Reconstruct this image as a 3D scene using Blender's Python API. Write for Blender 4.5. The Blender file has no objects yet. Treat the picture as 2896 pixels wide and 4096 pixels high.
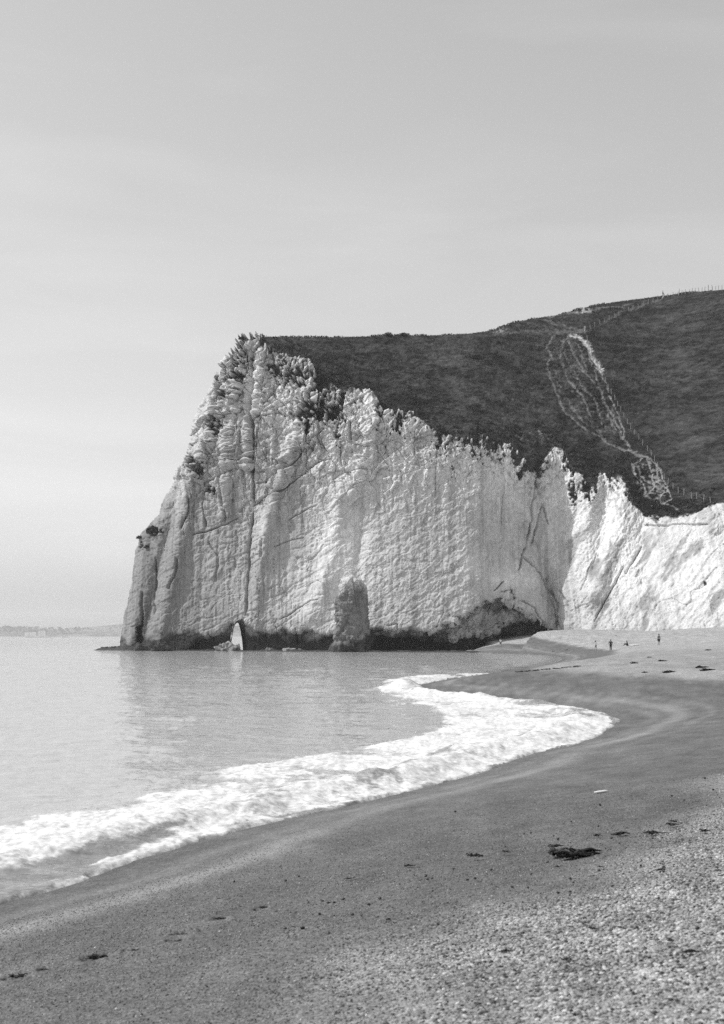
import bpy, bmesh, math, random
import numpy as np
from mathutils import Vector, Matrix
R = math.radians
rng = np.random.default_rng(7)
random.seed(7)
SC = bpy.context.scene
COL = SC.collection

# ------------------------------------------------------------------ camera
EYE, FPX, CX, HOR = 3.2, 1422.0, 362.0, 637.0          # eye height over the sea, focal length in pixels, principal column, horizon row
cam = bpy.data.cameras.new('camera')
cam.sensor_fit = 'VERTICAL'; cam.sensor_height = 36.0; cam.sensor_width = 36.0
cam.lens = FPX / 1024 * 36
cam.shift_y = (HOR - 512) / 1024
cam.clip_start = 0.1; cam.clip_end = 30000
cam.dof.use_dof = True; cam.dof.focus_distance = 120; cam.dof.aperture_fstop = 5.0
camo = bpy.data.objects.new('camera', cam); COL.objects.link(camo)
camo.location = (0, 0, EYE); camo.rotation_euler = (R(90), 0, 0)
SC.camera = camo

# ------------------------------------------------------------------ sky, sun, exposure
SUN_TO = Vector((-0.66, 0.04, 0.75)).normalized()
elev = math.asin(SUN_TO.z); azim = math.atan2(SUN_TO.x, SUN_TO.y)
W = bpy.data.worlds.new('World'); SC.world = W; W.use_nodes = True
nt = W.node_tree; nt.nodes.clear()
def wn(t): return nt.nodes.new(t)
sky = wn('ShaderNodeTexSky'); sky.sky_type = 'NISHITA'; sky.sun_disc = False
sky.sun_elevation = elev; sky.sun_rotation = azim
sky.altitude = 0; sky.air_density = 1.0; sky.dust_density = 2.4; sky.ozone_density = 1.0
bw = wn('ShaderNodeRGBToBW'); nt.links.new(sky.outputs[0], bw.inputs[0])
pw = wn('ShaderNodeMath'); pw.operation = 'POWER'; pw.inputs[1].default_value = 0.78
nt.links.new(bw.outputs[0], pw.inputs[0])
# faint high cirrus
tc = wn('ShaderNodeTexCoord'); mp = wn('ShaderNodeMapping'); mp.inputs['Scale'].default_value = (2.2, 2.2, 11); mp.inputs['Rotation'].default_value = (0, R(12), 0)
nt.links.new(tc.outputs['Generated'], mp.inputs[0])
nz = wn('ShaderNodeTexNoise'); nz.inputs['Scale'].default_value = 1.6; nz.inputs['Detail'].default_value = 5; nz.inputs['Distortion'].default_value = 0.6
nt.links.new(mp.outputs[0], nz.inputs['Vector'])
mr = wn('ShaderNodeMapRange'); mr.inputs[1].default_value = 0.45; mr.inputs[2].default_value = 0.8; mr.inputs[3].default_value = 0.98; mr.inputs[4].default_value = 1.10
nt.links.new(nz.outputs[0], mr.inputs[0])
mu = wn('ShaderNodeMath'); mu.operation = 'MULTIPLY'; nt.links.new(pw.outputs[0], mu.inputs[0]); nt.links.new(mr.outputs[0], mu.inputs[1])
bg = wn('ShaderNodeBackground'); bg.inputs[1].default_value = 0.15
gain = wn('ShaderNodeMath'); gain.operation = 'MULTIPLY'; gain.inputs[1].default_value = 1.84
nt.links.new(mu.outputs[0], gain.inputs[0])
nt.links.new(gain.outputs[0], bg.inputs[0])
ow = wn('ShaderNodeOutputWorld'); nt.links.new(bg.outputs[0], ow.inputs[0])
sl = bpy.data.lights.new('sun', 'SUN'); sl.energy = 3.3; sl.angle = R(0.6); sl.color = (1, 1, 1)
slo = bpy.data.objects.new('sun', sl); COL.objects.link(slo)
slo.rotation_euler = (-SUN_TO).to_track_quat('-Z', 'Y').to_euler(); slo.location = (-60, 0, 90)
vs = SC.view_settings; vs.view_transform = 'Standard'; vs.look = 'None'; vs.exposure = 0; vs.gamma = 1
vs.use_curve_mapping = False
SC.cycles.use_denoising = False
SC.cycles.max_bounces = 5; SC.cycles.diffuse_bounces = 3; SC.cycles.glossy_bounces = 2; SC.cycles.volume_bounces = 2
SC.cycles.transmission_bounces = 2; SC.cycles.transparent_max_bounces = 4

# ------------------------------------------------------------------ helpers
def V(x, y): return x / 2.2417, y / 2.2417               # sketch units -> picture units
def at(px, py, Y):                                        # picture point at depth Y -> place
    return ((px - CX) / FPX * Y, Y, EYE + (HOR - py) / FPX * Y)
def on_sea(vx, vy, z=0.0):
    px, py = V(vx, vy); Y = FPX * (EYE - z) / (py - HOR); return ((px - CX) / FPX * Y, Y)
def sm(a, b, x):
    t = np.clip((x - a) / (b - a), 0, 1); return t * t * (3 - 2 * t)
def hsh(ix, iy, iz, seed):
    h = (ix.astype(np.uint32) * np.uint32(374761393) + iy.astype(np.uint32) * np.uint32(668265263)
         + iz.astype(np.uint32) * np.uint32(2246822519) + np.uint32((seed * 3266489917) & 0xffffffff))
    h ^= h >> np.uint32(15); h *= np.uint32(2246822519); h ^= h >> np.uint32(13); h *= np.uint32(3266489917); h ^= h >> np.uint32(16)
    return h.astype(np.float32) / np.float32(4294967295.0)
def vnoise(x, y, z=None, seed=0):
    x = np.asarray(x, np.float64); y = np.asarray(y, np.float64)
    fx = np.floor(x); fy = np.floor(y); u = x - fx; v = y - fy
    u = u * u * u * (u * (u * 6 - 15) + 10); v = v * v * v * (v * (v * 6 - 15) + 10)
    ix = fx.astype(np.int64); iy = fy.astype(np.int64)
    if z is None:
        iz = np.zeros_like(ix)
        a = hsh(ix, iy, iz, seed); b = hsh(ix + 1, iy, iz, seed); c = hsh(ix, iy + 1, iz, seed); d = hsh(ix + 1, iy + 1, iz, seed)
        return ((a + (b - a) * u) * (1 - v) + (c + (d - c) * u) * v) * 2 - 1
    z = np.asarray(z, np.float64); fz = np.floor(z); w = z - fz; w = w * w * w * (w * (w * 6 - 15) + 10); iz = fz.astype(np.int64)
    def pl(k):
        a = hsh(ix, iy, iz + k, seed); b = hsh(ix + 1, iy, iz + k, seed); c = hsh(ix, iy + 1, iz + k, seed); d = hsh(ix + 1, iy + 1, iz + k, seed)
        return (a + (b - a) * u) * (1 - v) + (c + (d - c) * u) * v
    p0 = pl(0); return (p0 + (pl(1) - p0) * w) * 2 - 1
def fbm(x, y, z=None, o=4, seed=0, g=0.5):
    r = 0; a = 1; t = 0; f = 1
    for k in range(o):
        r = r + a * vnoise(x * f + 17.3 * k, y * f - 9.1 * k, None if z is None else z * f + 3.7 * k, seed + k); t += a; a *= g; f *= 2.03
    return r / t
def worley(x, y, seed=0):
    fx = np.floor(x).astype(np.int64); fy = np.floor(y).astype(np.int64); z0 = np.zeros_like(fx)
    f1 = np.full(x.shape, 9.0); f2 = np.full(x.shape, 9.0); cid = np.zeros(x.shape)
    for i in (-1, 0, 1):
        for j in (-1, 0, 1):
            cx = fx + i + hsh(fx + i, fy + j, z0, seed); cy = fy + j + hsh(fx + i, fy + j, z0, seed + 1)
            d = np.hypot(x - cx, y - cy); h = hsh(fx + i, fy + j, z0, seed + 2)
            near = d < f1
            f2 = np.where(near, f1, np.minimum(f2, d)); cid = np.where(near, h, cid); f1 = np.where(near, d, f1)
    return f1, f2, cid
def facets(x, y, seed=0, tilt=1.0):
    fx = np.floor(x).astype(np.int64); fy = np.floor(y).astype(np.int64); z0 = np.zeros_like(fx)
    f1 = np.full(x.shape, 9.0); f2 = np.full(x.shape, 9.0); out = np.zeros(x.shape)
    for i in (-1, 0, 1):
        for j in (-1, 0, 1):
            a, b = fx + i, fy + j
            ox = x - (a + hsh(a, b, z0, seed)); oy = y - (b + hsh(a, b, z0, seed + 1)); d = np.hypot(ox, oy)
            v = (hsh(a, b, z0, seed + 2) - .5) + tilt * ((hsh(a, b, z0, seed + 3) - .5) * ox + (hsh(a, b, z0, seed + 4) - .5) * oy)
            near = d < f1
            f2 = np.where(near, f1, np.minimum(f2, d)); out = np.where(near, v, out); f1 = np.where(near, d, f1)
    return out, f2 - f1
def seg_dist(x, y, pts, want_t=False):
    best = np.full(x.shape, 1e9); bt = np.zeros(x.shape)
    n = len(pts) - 1
    for k in range(n):
        ax, ay = pts[k]; bx, by = pts[k + 1]
        dx, dy = bx - ax, by - ay; L = dx * dx + dy * dy + 1e-12
        t = np.clip(((x - ax) * dx + (y - ay) * dy) / L, 0, 1)
        d = np.hypot(x - ax - t * dx, y - ay - t * dy)
        if want_t: bt = np.where(d < best, (k + t) / n, bt)
        best = np.minimum(best, d)
    return (best, bt) if want_t else best
def inside(x, y, poly):
    r = np.zeros(x.shape, bool); n = len(poly)
    for k in range(n):
        ax, ay = poly[k]; bx, by = poly[(k + 1) % n]
        if ay == by: continue
        r ^= ((ay > y) != (by > y)) & (x < (bx - ax) * (y - ay) / (by - ay) + ax)
    return r
def catmull(pts, n=8):
    p = [np.array(q, float) for q in pts]; p = [2 * p[0] - p[1]] + p + [2 * p[-1] - p[-2]]; out = []
    for k in range(1, len(p) - 2):
        for i in range(n):
            t = i / n; a, b, c, d = p[k - 1], p[k], p[k + 1], p[k + 2]
            out.append(0.5 * (2 * b + (c - a) * t + (2 * a - 5 * b + 4 * c - d) * t * t + (3 * b - a - 3 * c + d) * t ** 3))
    out.append(p[-2]); return [tuple(q) for q in out]
def blur(a, n):
    k = np.exp(-0.5 * (np.arange(-3 * n, 3 * n + 1) / n) ** 2); k /= k.sum()
    a = np.apply_along_axis(lambda v: np.convolve(np.pad(v, 3 * n, mode='edge'), k, 'valid'), 0, a)
    return np.apply_along_axis(lambda v: np.convolve(np.pad(v, 3 * n, mode='edge'), k, 'valid'), 1, a)

def mesh_np(name, verts, faces, mat=None, smooth=True, attrs=None, parent=None):
    verts = np.asarray(verts, np.float32); faces = np.asarray(faces, np.int32)
    me = bpy.data.meshes.new(name); nf, k = faces.shape
    me.vertices.add(len(verts)); me.vertices.foreach_set('co', verts.ravel())
    me.loops.add(nf * k); me.loops.foreach_set('vertex_index', faces.ravel())
    me.polygons.add(nf); me.polygons.foreach_set('loop_start', np.arange(0, nf * k, k, dtype=np.int32))
    me.polygons.foreach_set('loop_total', np.full(nf, k, np.int32))
    me.polygons.foreach_set('use_smooth', np.full(nf, smooth, bool))
    for n, v in (attrs or {}).items():
        a = me.attributes.new(n, 'FLOAT', 'POINT'); a.data.foreach_set('value', np.asarray(v, np.float32).ravel())
    me.update(calc_edges=True); me.validate()
    if mat: me.materials.append(mat)
    o = bpy.data.objects.new(name, me); COL.objects.link(o)
    if parent: o.parent = parent
    return o
def grid_faces(nr, nc):
    i = np.arange(nr - 1)[:, None] * nc + np.arange(nc - 1)[None]
    i = i.ravel(); return np.stack([i, i + 1, i + nc + 1, i + nc], 1)
def compact(verts, faces, attrs):
    used = np.zeros(len(verts), bool); used[faces.ravel()] = True
    mp_ = np.cumsum(used) - 1
    return verts[used], mp_[faces], {k: np.asarray(v).ravel()[used] for k, v in attrs.items()}
def bmobj(name, bm, mat, parent=None, smooth=False):
    me = bpy.data.meshes.new(name); bm.to_mesh(me); bm.free(); me.materials.append(mat)
    for p in me.polygons: p.use_smooth = smooth
    o = bpy.data.objects.new(name, me); COL.objects.link(o)
    if parent: o.parent = parent
    return o
def tag(o, label=None, cat=None, group=None, kind=None):
    if label: o['label'] = label
    if cat: o['category'] = cat
    if group: o['group'] = group
    if kind: o['kind'] = kind
    return o
def empty(name, loc, rz=0):
    o = bpy.data.objects.new(name, None); COL.objects.link(o); o.location = loc; o.rotation_euler = (0, 0, rz); o.empty_display_size = 0.2
    return o

# ------------------------------------------------------------------ materials
class NB:
    def __init__(s, name):
        s.m = bpy.data.materials.new(name); s.m.use_nodes = True; s.t = s.m.node_tree; s.p = s.t.nodes['Principled BSDF']; s.out = s.t.nodes['Material Output']
    def n(s, t, **k):
        o = s.t.nodes.new(t)
        for a, b in k.items(): setattr(o, a, b)
        return o
    def l(s, a, b): s.t.links.new(a, b)
    def val(s, x, sock):
        if isinstance(x, (int, float)): sock.default_value = x
        else: s.l(x, sock)
    def math(s, op, a, b=0.0, c=None):
        o = s.n('ShaderNodeMath', operation=op); s.val(a, o.inputs[0]); s.val(b, o.inputs[1])
        if c is not None: s.val(c, o.inputs[2])
        return o.outputs[0]
    def attr(s, name, inst=False):
        o = s.n('ShaderNodeAttribute', attribute_name=name)
        if inst: o.attribute_type = 'INSTANCER'
        return o.outputs['Fac']
    def pos(s, scale=(1, 1, 1), rot=(0, 0, 0)):
        g = s.n('ShaderNodeNewGeometry'); m = s.n('ShaderNodeMapping'); m.inputs['Scale'].default_value = scale; m.inputs['Rotation'].default_value = rot
        s.l(g.outputs['Position'], m.inputs[0]); return m.outputs[0]
    def noise(s, vec, scale, detail=4, rough=0.55, dist=0):
        o = s.n('ShaderNodeTexNoise'); s.l(vec, o.inputs['Vector']); o.inputs['Scale'].default_value = scale; o.inputs['Detail'].default_value = detail
        o.inputs['Roughness'].default_value = rough; o.inputs['Distortion'].default_value = dist; return o.outputs[0]
    def mr(s, x, a, b, c, d, smooth=False):
        o = s.n('ShaderNodeMapRange'); s.val(x, o.inputs[0])
        if smooth: o.interpolation_type = 'SMOOTHSTEP'
        for i, q in enumerate((a, b, c, d)): s.val(q, o.inputs[i + 1])
        return o.outputs[0]
    def mix(s, f, a, b):
        o = s.n('ShaderNodeMix', data_type='FLOAT'); s.val(f, o.inputs[0]); s.val(a, o.inputs[2]); s.val(b, o.inputs[3]); return o.outputs[0]
    def col(s, x): s.val_col(x, s.p.inputs['Base Color'])
    def val_col(s, x, sock):
        if isinstance(x, (int, float)): sock.default_value = (x, x, x, 1)
        else: s.l(x, sock)
    def bump(s, h, strength, dist, prev=None):
        o = s.n('ShaderNodeBump'); s.val(h, o.inputs['Height']); s.val(strength, o.inputs['Strength']); o.inputs['Distance'].default_value = dist
        if prev: s.l(prev, o.inputs['Normal'])
        s.l(o.outputs[0], s.p.inputs['Normal']); return o.outputs[0]
def simple(name, c, rough=0.8, var=0.25, scale=8, spec=0.3, bump=0.0):
    b = NB(name); p = b.pos(); n = b.noise(p, scale, 4)
    b.col(b.math('MULTIPLY', b.mr(n, 0.25, 0.75, 1 - var, 1 + var), c))
    b.p.inputs['Roughness'].default_value = rough; b.p.inputs['Specular IOR Level'].default_value = spec
    if bump: b.bump(n, 0.6, bump)
    return b.m
def mat_rock(name):
    b = NB(name); tone = b.attr('tone'); gr = b.attr('grass')
    p = b.pos(); n1 = b.noise(p, 0.9, 6, 0.65); n2 = b.noise(b.pos((1.6, 1.6, 0.16)), 1.0, 5, 0.6); n3 = b.noise(p, 4.5, 4, 0.7)
    chalk = b.math('MULTIPLY', tone, b.math('MULTIPLY', b.mr(n1, 0.3, 0.7, 0.82, 1.10), b.mr(n2, 0.3, 0.7, 0.86, 1.08)))
    chalk = b.math('MULTIPLY', chalk, b.mr(n3, 0.3, 0.62, 0.80, 1.06))
    g1 = b.noise(p, 2.4, 5, 0.7); g2 = b.noise(b.pos((0.25, 0.25, 0.6)), 0.35, 4, 0.6)
    grass = b.math('MULTIPLY', tone, b.math('MULTIPLY', b.mr(g1, 0.3, 0.7, 0.55, 1.5), b.mr(g2, 0.3, 0.7, 0.75, 1.3)))
    b.col(b.mix(gr, chalk, grass))
    b.p.inputs['Roughness'].default_value = 0.9; b.p.inputs['Specular IOR Level'].default_value = 0.15
    q = b.bump(n3, 0.5, 0.16); b.bump(g1, b.math('MULTIPLY', gr, 0.8), 0.4, q)
    return b.m
M_ROCK = mat_rock('chalk_and_turf')
M_STACK = mat_rock('stack_chalk')
M_WEED = simple('seaweed_wet', 0.012, 0.5, 0.5, 30, 0.2)
M_LEAF = simple('scrub_leaf', 0.045, 0.75, 0.5, 1.5, 0.2)
M_DARKROCK = simple('algae_rock', 0.035, 0.75, 0.6, 2.0, 0.3, 0.1)
M_WOOD = simple('weathered_post', 0.30, 0.85, 0.35, 2.0)
M_EYE = simple('eye', .03, .3, 0)
M_WIRE = simple('fence_wire', 0.22, 0.6, 0.1, 2.0)

# ------------------------------------------------------------------ headland: coarse form on a survey raster
x0, x1, y0, y1 = 90, 840, 262, 668
pxs = np.arange(x0, x1 + 1.0); pys = np.arange(y0, y1 + 1.0)
def cv(pts): a = np.array([V(*p) for p in pts]); return a[:, 0], a[:, 1]
TOPX, TOPY = cv([(535, 768), (580, 756), (640, 757), (700, 757), (780, 756), (860, 753), (920, 753), (990, 752), (1060, 748), (1105, 741), (1150, 724), (1200, 714), (1250, 707), (1300, 692), (1350, 682), (1420, 672), (1480, 664), (1540, 657), (1594, 652), (1700, 642), (1900, 628)])
SILY, SILX = cv([(1500, 270), (1450, 272), (1420, 275), (1370, 284), (1300, 299), (1230, 308), (1190, 320), (1165, 345), (1150, 360), (1130, 365), (1100, 384), (1050, 409), (1000, 430), (950, 450), (890, 470), (840, 490), (800, 510), (776, 528), (768, 540), (740, 560)])
SILY, SILX = SILY[::-1], SILX[::-1]
EDGX, EDGY = cv([(500, 765), (575, 757), (600, 785), (640, 800), (690, 815), (720, 850), (770, 878), (835, 885), (860, 922), (920, 932), (980, 975), (1040, 985), (1062, 965), (1110, 1000), (1150, 1003), (1180, 1045), (1195, 1060), (1230, 1018), (1255, 1008), (1290, 1060), (1330, 1068), (1395, 1064), (1412, 1120), (1445, 1155), (1520, 1160), (1565, 1150), (1590, 1135), (1680, 1120), (1900, 1080)])
BASX, BASY = cv([(200, 1452), (272, 1452), (560, 1456), (760, 1459), (1000, 1461), (1070, 1455), (1120, 1441), (1200, 1426), (1250, 1420), (1320, 1411), (1480, 1415), (1594, 1408), (1900, 1395)])
BASX2 = np.array([90, 121, 180, 250, 335, 400, 470, 535, 558, 590, 660, 711, 840.]); BASYD = np.array([342, 338, 331, 324, 317, 312, 309, 313, 316, 304, 294, 286, 262.])
PX, PY = np.meshgrid(pxs, pys)
sil = np.interp(PY, SILY, SILX)
edge_s = blur(np.interp(pxs, EDGX, EDGY)[None].repeat(3, 0), 20)[1]
yb = blur(np.interp(pxs, BASX2, BASYD)[None].repeat(3, 0), 5)[1]
mcl = np.interp(pxs, [90, 200, 300, 420, 520, 557, 600, 640, 720, 840], [.30, .22, .20, .22, .26, .30, .62, .66, .50, .5])
mgr = np.interp(pxs, [90, 260, 420, 520, 620, 720, 840], [1.2, 1.5, 1.75, 1.8, 1.85, 1.8, 1.8])
YD = np.zeros_like(PX); Yc = yb.copy(); Zc = EYE + (HOR - 650.0) / FPX * Yc
for r in range(len(pys) - 1, -1, -1):
    py = pys[r]
    if py > 650: YD[r] = yb; continue
    g = sm(-7, 7, edge_s - py); m = mcl * (1 - g) + mgr * g
    c = (HOR - py) / FPX
    Yn = (Yc + m * (EYE - Zc)) / (1 - m * c); Yc = Yn; Zc = EYE + c * Yn; YD[r] = Yc
YD = blur(YD, 3)
# large forms: buttresses, gullies, spines (metres towards the viewer, widths in picture units)
WPX = PX + 2.6 * fbm(PX * .06, PY * .03, None, 4, 601); WPY = PY + 2.0 * fbm(PX * .08, PY * .08, None, 3, 603)
def ridge(pts, w, amp, skew=0.0):
    global YD
    p = [V(*q) for q in pts]; d, t = seg_dist(WPX, WPY, p, True); amp = amp * (1 + .5 * fbm(PX * .05, PY * .025, None, 3, 605)) * .8
    YD -= amp * np.exp(-(d / w) ** 2)
ridge([(520, 800), (470, 960), (415, 1120), (385, 1290), (360, 1440)], 8, 2.6)
ridge([(448, 960), (380, 1180), (345, 1330), (318, 1450)], 5, -2.4)
ridge([(500, 860), (478, 1000), (462, 1120)], 4, -1.6)
ridge([(545, 800), (515, 950), (505, 1150)], 4, 1.5)
ridge([(583, 790), (575, 900), (560, 1040)], 4, 1.6)
ridge([(700, 900), (640, 1060), (600, 1160), (575, 1330), (568, 1420)], 7, 1.5)
ridge([(600, 1160), (585, 1260)], 5, 1.0)
ridge([(760, 1120), (745, 1250), (700, 1380)], 9, 1.8)
ridge([(810, 1200), (795, 1330), (790, 1440)], 7, -1.2)
ridge([(850, 900), (830, 1000), (790, 1100)], 11, 1.8)
ridge([(640, 1180), (650, 1330)], 10, -1.2)
ridge([(1240, 1020), (1215, 1160), (1190, 1230)], 8, -1.6)
ridge([(1195, 1060), (1200, 1110)], 5, -3.0)
ridge([(1290, 1075), (1260, 1200), (1262, 1330)], 9, 1.6)
ridge([(1330, 1090), (1300, 1250), (1275, 1400)], 10, 1.8)
ridge([(1400, 1070), (1390, 1180), (1330, 1330)], 11, 2.4)
ridge([(1445, 1160), (1448, 1300)], 8, -1.5)
ridge([(1170, 1180), (1230, 1290), (1255, 1415)], 6, -2.6)
ridge([(1585, 1140), (1600, 1180)], 6, 2.5)
# sea-cut notch, overhangs and caves (pushed in)
def push(poly, depth, soft=1.6):
    global YD
    p = [V(*q) for q in poly]; jx = PX + 2.2 * fbm(PX * .22, PY * .3, None, 4, 607, .65); jy = PY + 2.8 * fbm(PX * .22, PY * .3, None, 4, 609, .6); ins = inside(jx, jy, p); d = seg_dist(jx, jy, p + [p[0]])
    YD += depth * np.where(ins, sm(0, soft * 2, d), 0)
def P3(x, y): return ((1500 + x * .4929) / 1.7844, (2250 + y * .4929) / 1.7844)
push([(300, 1470), (308, 1405), (318, 1392), (321, 1412), (318, 1470)], 7, 1)
push([(400, 1475), (440, 1432), (500, 1412), (520, 1396), (560, 1400), (575, 1412), (640, 1416), (690, 1412), (735, 1420), (755, 1412), (830, 1408), (900, 1410), (1010, 1410), (1010, 1475)], 4.2, 1.0)
push([P3(-60, 760), P3(0, 595), P3(60, 575), P3(110, 600), P3(300, 592), P3(500, 632), P3(640, 612), P3(780, 580), P3(930, 582), P3(945, 548), P3(1000, 530), P3(1050, 560), P3(1200, 585), P3(1340, 598), P3(1380, 640), P3(1000, 760)], 11, .6)
push([P3(420, 640), P3(400, 580), P3(510, 512), P3(650, 480), P3(690, 440), P3(790, 390), P3(860, 320), P3(1030, 285), P3(1120, 330), P3(1300, 440), P3(1380, 540), P3(1460, 595), P3(1300, 700), P3(600, 720)], 4.2, .6)
push([P3(575, 385), P3(640, 425), P3(730, 425), P3(800, 372), P3(860, 330), P3(800, 440), P3(690, 460), P3(600, 440)], 1.3, 1.0)
push([P3(910, 330), P3(1030, 290), P3(1120, 340), P3(1180, 390), P3(1060, 420), P3(980, 430), P3(890, 390)], 1.6, .8)
push([P3(980, 495), P3(1080, 490), P3(1200, 450), P3(1310, 462), P3(1385, 545), P3(1440, 600), P3(1200, 700), P3(900, 700), P3(930, 550), P3(1000, 530)], 12, .5)
push([P3(1000, 238), P3(1115, 205), P3(1150, 290), P3(1120, 330), P3(1090, 240), P3(1040, 245)], 1.8, .8)
push([P3(1410, 545), P3(1440, 520), P3(1465, 590), P3(1400, 600)], 3, .6)
# the seaward nose rounds off and runs back
dm = np.clip((PX - sil) * 0.235, 0, None); RN = 6.0
q = np.clip((RN - dm) / RN, 0, 1)
YD += np.where(dm < RN, RN - np.sqrt(np.clip(RN * RN - (q * RN) ** 2, 0, None)), 0) * 0.9

def samp(A, px, py):
    fx = np.clip(np.asarray(px) - x0, 0, A.shape[1] - 1.001); fy = np.clip(np.asarray(py) - y0, 0, A.shape[0] - 1.001)
    ix = fx.astype(int); iy = fy.astype(int); u = fx - ix; v = fy - iy
    return (A[iy, ix] * (1 - u) + A[iy, ix + 1] * u) * (1 - v) + (A[iy + 1, ix] * (1 - u) + A[iy + 1, ix + 1] * u) * v

# ------------------------------------------------------------------ headland: fine mesh
NC, NR = 1010, 590
s = np.linspace(0, 1, NC); t = np.linspace(0, 1, NR)
BOT = 660.0
yrow = BOT + (np.interp(258, TOPX, TOPY) - BOT) * t
lx = np.interp(yrow, SILY, SILX)
S, T = np.meshgrid(s, t)
QX = lx[:, None] + (820 - lx[:, None]) * S
topq = np.interp(QX, TOPX, TOPY)
QY = BOT + (topq - BOT) * T
QD = samp(YD, QX, QY)
WX, WY, WZ = at(QX, QY, QD)
P0 = np.stack([WX, WY, WZ], -1)
du = np.gradient(P0, axis=1); dv = np.gradient(P0, axis=0)
N = np.cross(du, dv); N /= np.linalg.norm(N, axis=-1, keepdims=True) + 1e-9
N[N[..., 1] > 0] *= -1
N = N * 0.7 + np.array([0, -.3, 0.0]); 
gx, gy = QX * 2.2417, QY * 2.2417                 # sketch units, to place what the survey shows
# --- what is turf, what is chalk
wob = fbm(WX * .22, WZ * .22, None, 5, 11) * 9 + fbm(WX * .9, WZ * .5, None, 4, 12) * 5
edge = np.interp(QX, EDGX, EDGY)
left_tuft = np.interp(QX, [258, 300, 345, 390, 420], [1, 1, .8, .3, 0])
grs = sm(-1.2, 1.2, edge + wob * .55 - QY)
# straggling scrub and turf hanging below the edge
strag = 1.5 * fbm(WX * .4, WZ * .16, None, 4, 21, .6) + 1.2 * fbm(WX * 1.7, WZ * 1.0, None, 4, 23, .65)
below = QY - edge
hang = sm(.10, .24, strag - below / np.interp(QX, [258, 300, 330, 400, 480, 540, 600, 640, 700], [62, 66, 66, 48, 28, 36, 30, 14, 5.]) + .08) * (below > -3) * (below < 60)
turf = np.maximum(grs, hang * .95)
def blob(cx, cy, rx, ry, seed, k=.9):
    d = np.hypot((gx - cx) / rx, (gy - cy) / ry); return sm(.15, -.15, d - 1 + k * fbm(WX * .7, WZ * .7, None, 4, seed) + 1.5 * fbm(WX * 2.0, WZ * 1.6, None, 3, seed + 5))
for (cx, cy, rx, ry) in [(705, 925, 34, 20), (755, 930, 22, 14), (690, 962, 10, 12), (510, 888, 16, 10), (535, 850, 18, 8), (620, 830, 20, 12), (660, 850, 25, 16), (720, 865, 16, 30), (430, 1035, 9, 18), (445, 1055, 8, 14), (478, 1102, 9, 6), (495, 960, 14, 22), (530, 790, 16, 8), (1285, 1100, 8, 22), (1315, 1085, 10, 26), (1165, 985, 26, 20), (1215, 985, 30, 16), (1580, 1310, 3, 8), (345, 1192, 12, 6), (318, 1225, 4, 8)]:
    turf = np.maximum(turf, blob(cx, cy, rx, ry, int(cx)))
# --- relief
det = np.interp(gx, [270, 560, 760, 850, 1150, 1250, 1594], [1.0, .95, .6, .42, .5, .75, .7]) * np.interp(gy, [740, 1000, 1150, 1300, 1400], [1.25, 1.15, .85, .75, .9])
h = np.zeros_like(WX)
w1 = fbm(WX * .15, WZ * .15, None, 3, 41); w2 = fbm(WX * .6, WZ * .4, None, 3, 43)
h += (.45 + .35 * sm(1150, 900, gy)) * det * fbm(WX * .33, WZ * .05, WY * .05, 4, 31)          # rain flutes
rt0 = sm(1235, 1300, gx)
rib = np.interp(gx, [270, 560, 700, 820, 1150], [.8, .8, .55, .25, .3])
h += .34 * rib * fbm(WX * 1.5, WZ * .10, None, 4, 33) + .14 * rib * fbm(WX * 3.4, WZ * .2, None, 3, 35)
ca, sa = math.cos(R(26)), math.sin(R(26))
a_ = WX * ca + WZ * sa; b_ = -WX * sa + WZ * ca
upper = sm(1260, 960, gy) * np.interp(gx, [280, 520, 780, 900, 1100], [.8, 1, .9, .5, .35])
lower = np.interp(gx, [270, 600, 800, 1250], [.35, .3, .30, .22])
f, e = facets(a_ * .10 + w1 * .5, b_ * .17 + w1 * .5, 5, 1.6); h += (f * 1.7 + 1.1 * sm(0, .035, e)) * np.maximum(upper, lower * .6)      # jointed beds
f, e = facets(WX * .42 + w1 * 1.4 + WZ * .05, WZ * .10 + w2 * .12, 9, 1.8); h += (f * 1.25 + .9 * sm(0, .08, e)) * np.maximum(upper, lower * .35 * rib * 1.6)        # upright columns
f, e = facets(a_ * .45 + w2 * .5, b_ * .8 + w2 * .5, 13, 1.8); h += (f * .60 + .35 * sm(0, .12, e)) * np.maximum(upper * .9, lower * .6)
f, e = facets(a_ * 1.2 + w2, b_ * 1.5 + w2, 17, 1.6); h += (f * .30 + .10 * sm(0, .14, e)) * np.maximum(upper, lower * 1.1)
ctr = sm(640, 860, gx) * sm(1290, 1200, gx)
h += ctr * (.22 * fbm(WX * .30, WZ * .22, None, 4, 39) + .10 * fbm(WX * 1.9, WZ * .8, None, 3, 40))
f, e = facets(a_ * .55 + w2 * .7, b_ * .9 + w2 * .7, 33, 2.0); h += ctr * (.34 * f + .12 * sm(0, .1, e))
f, e = facets(WX * 1.6 + w2, WZ * .9 + w2, 35, 2.0); h += .20 * f * (ctr + .5 * rt0) + 0
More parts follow.
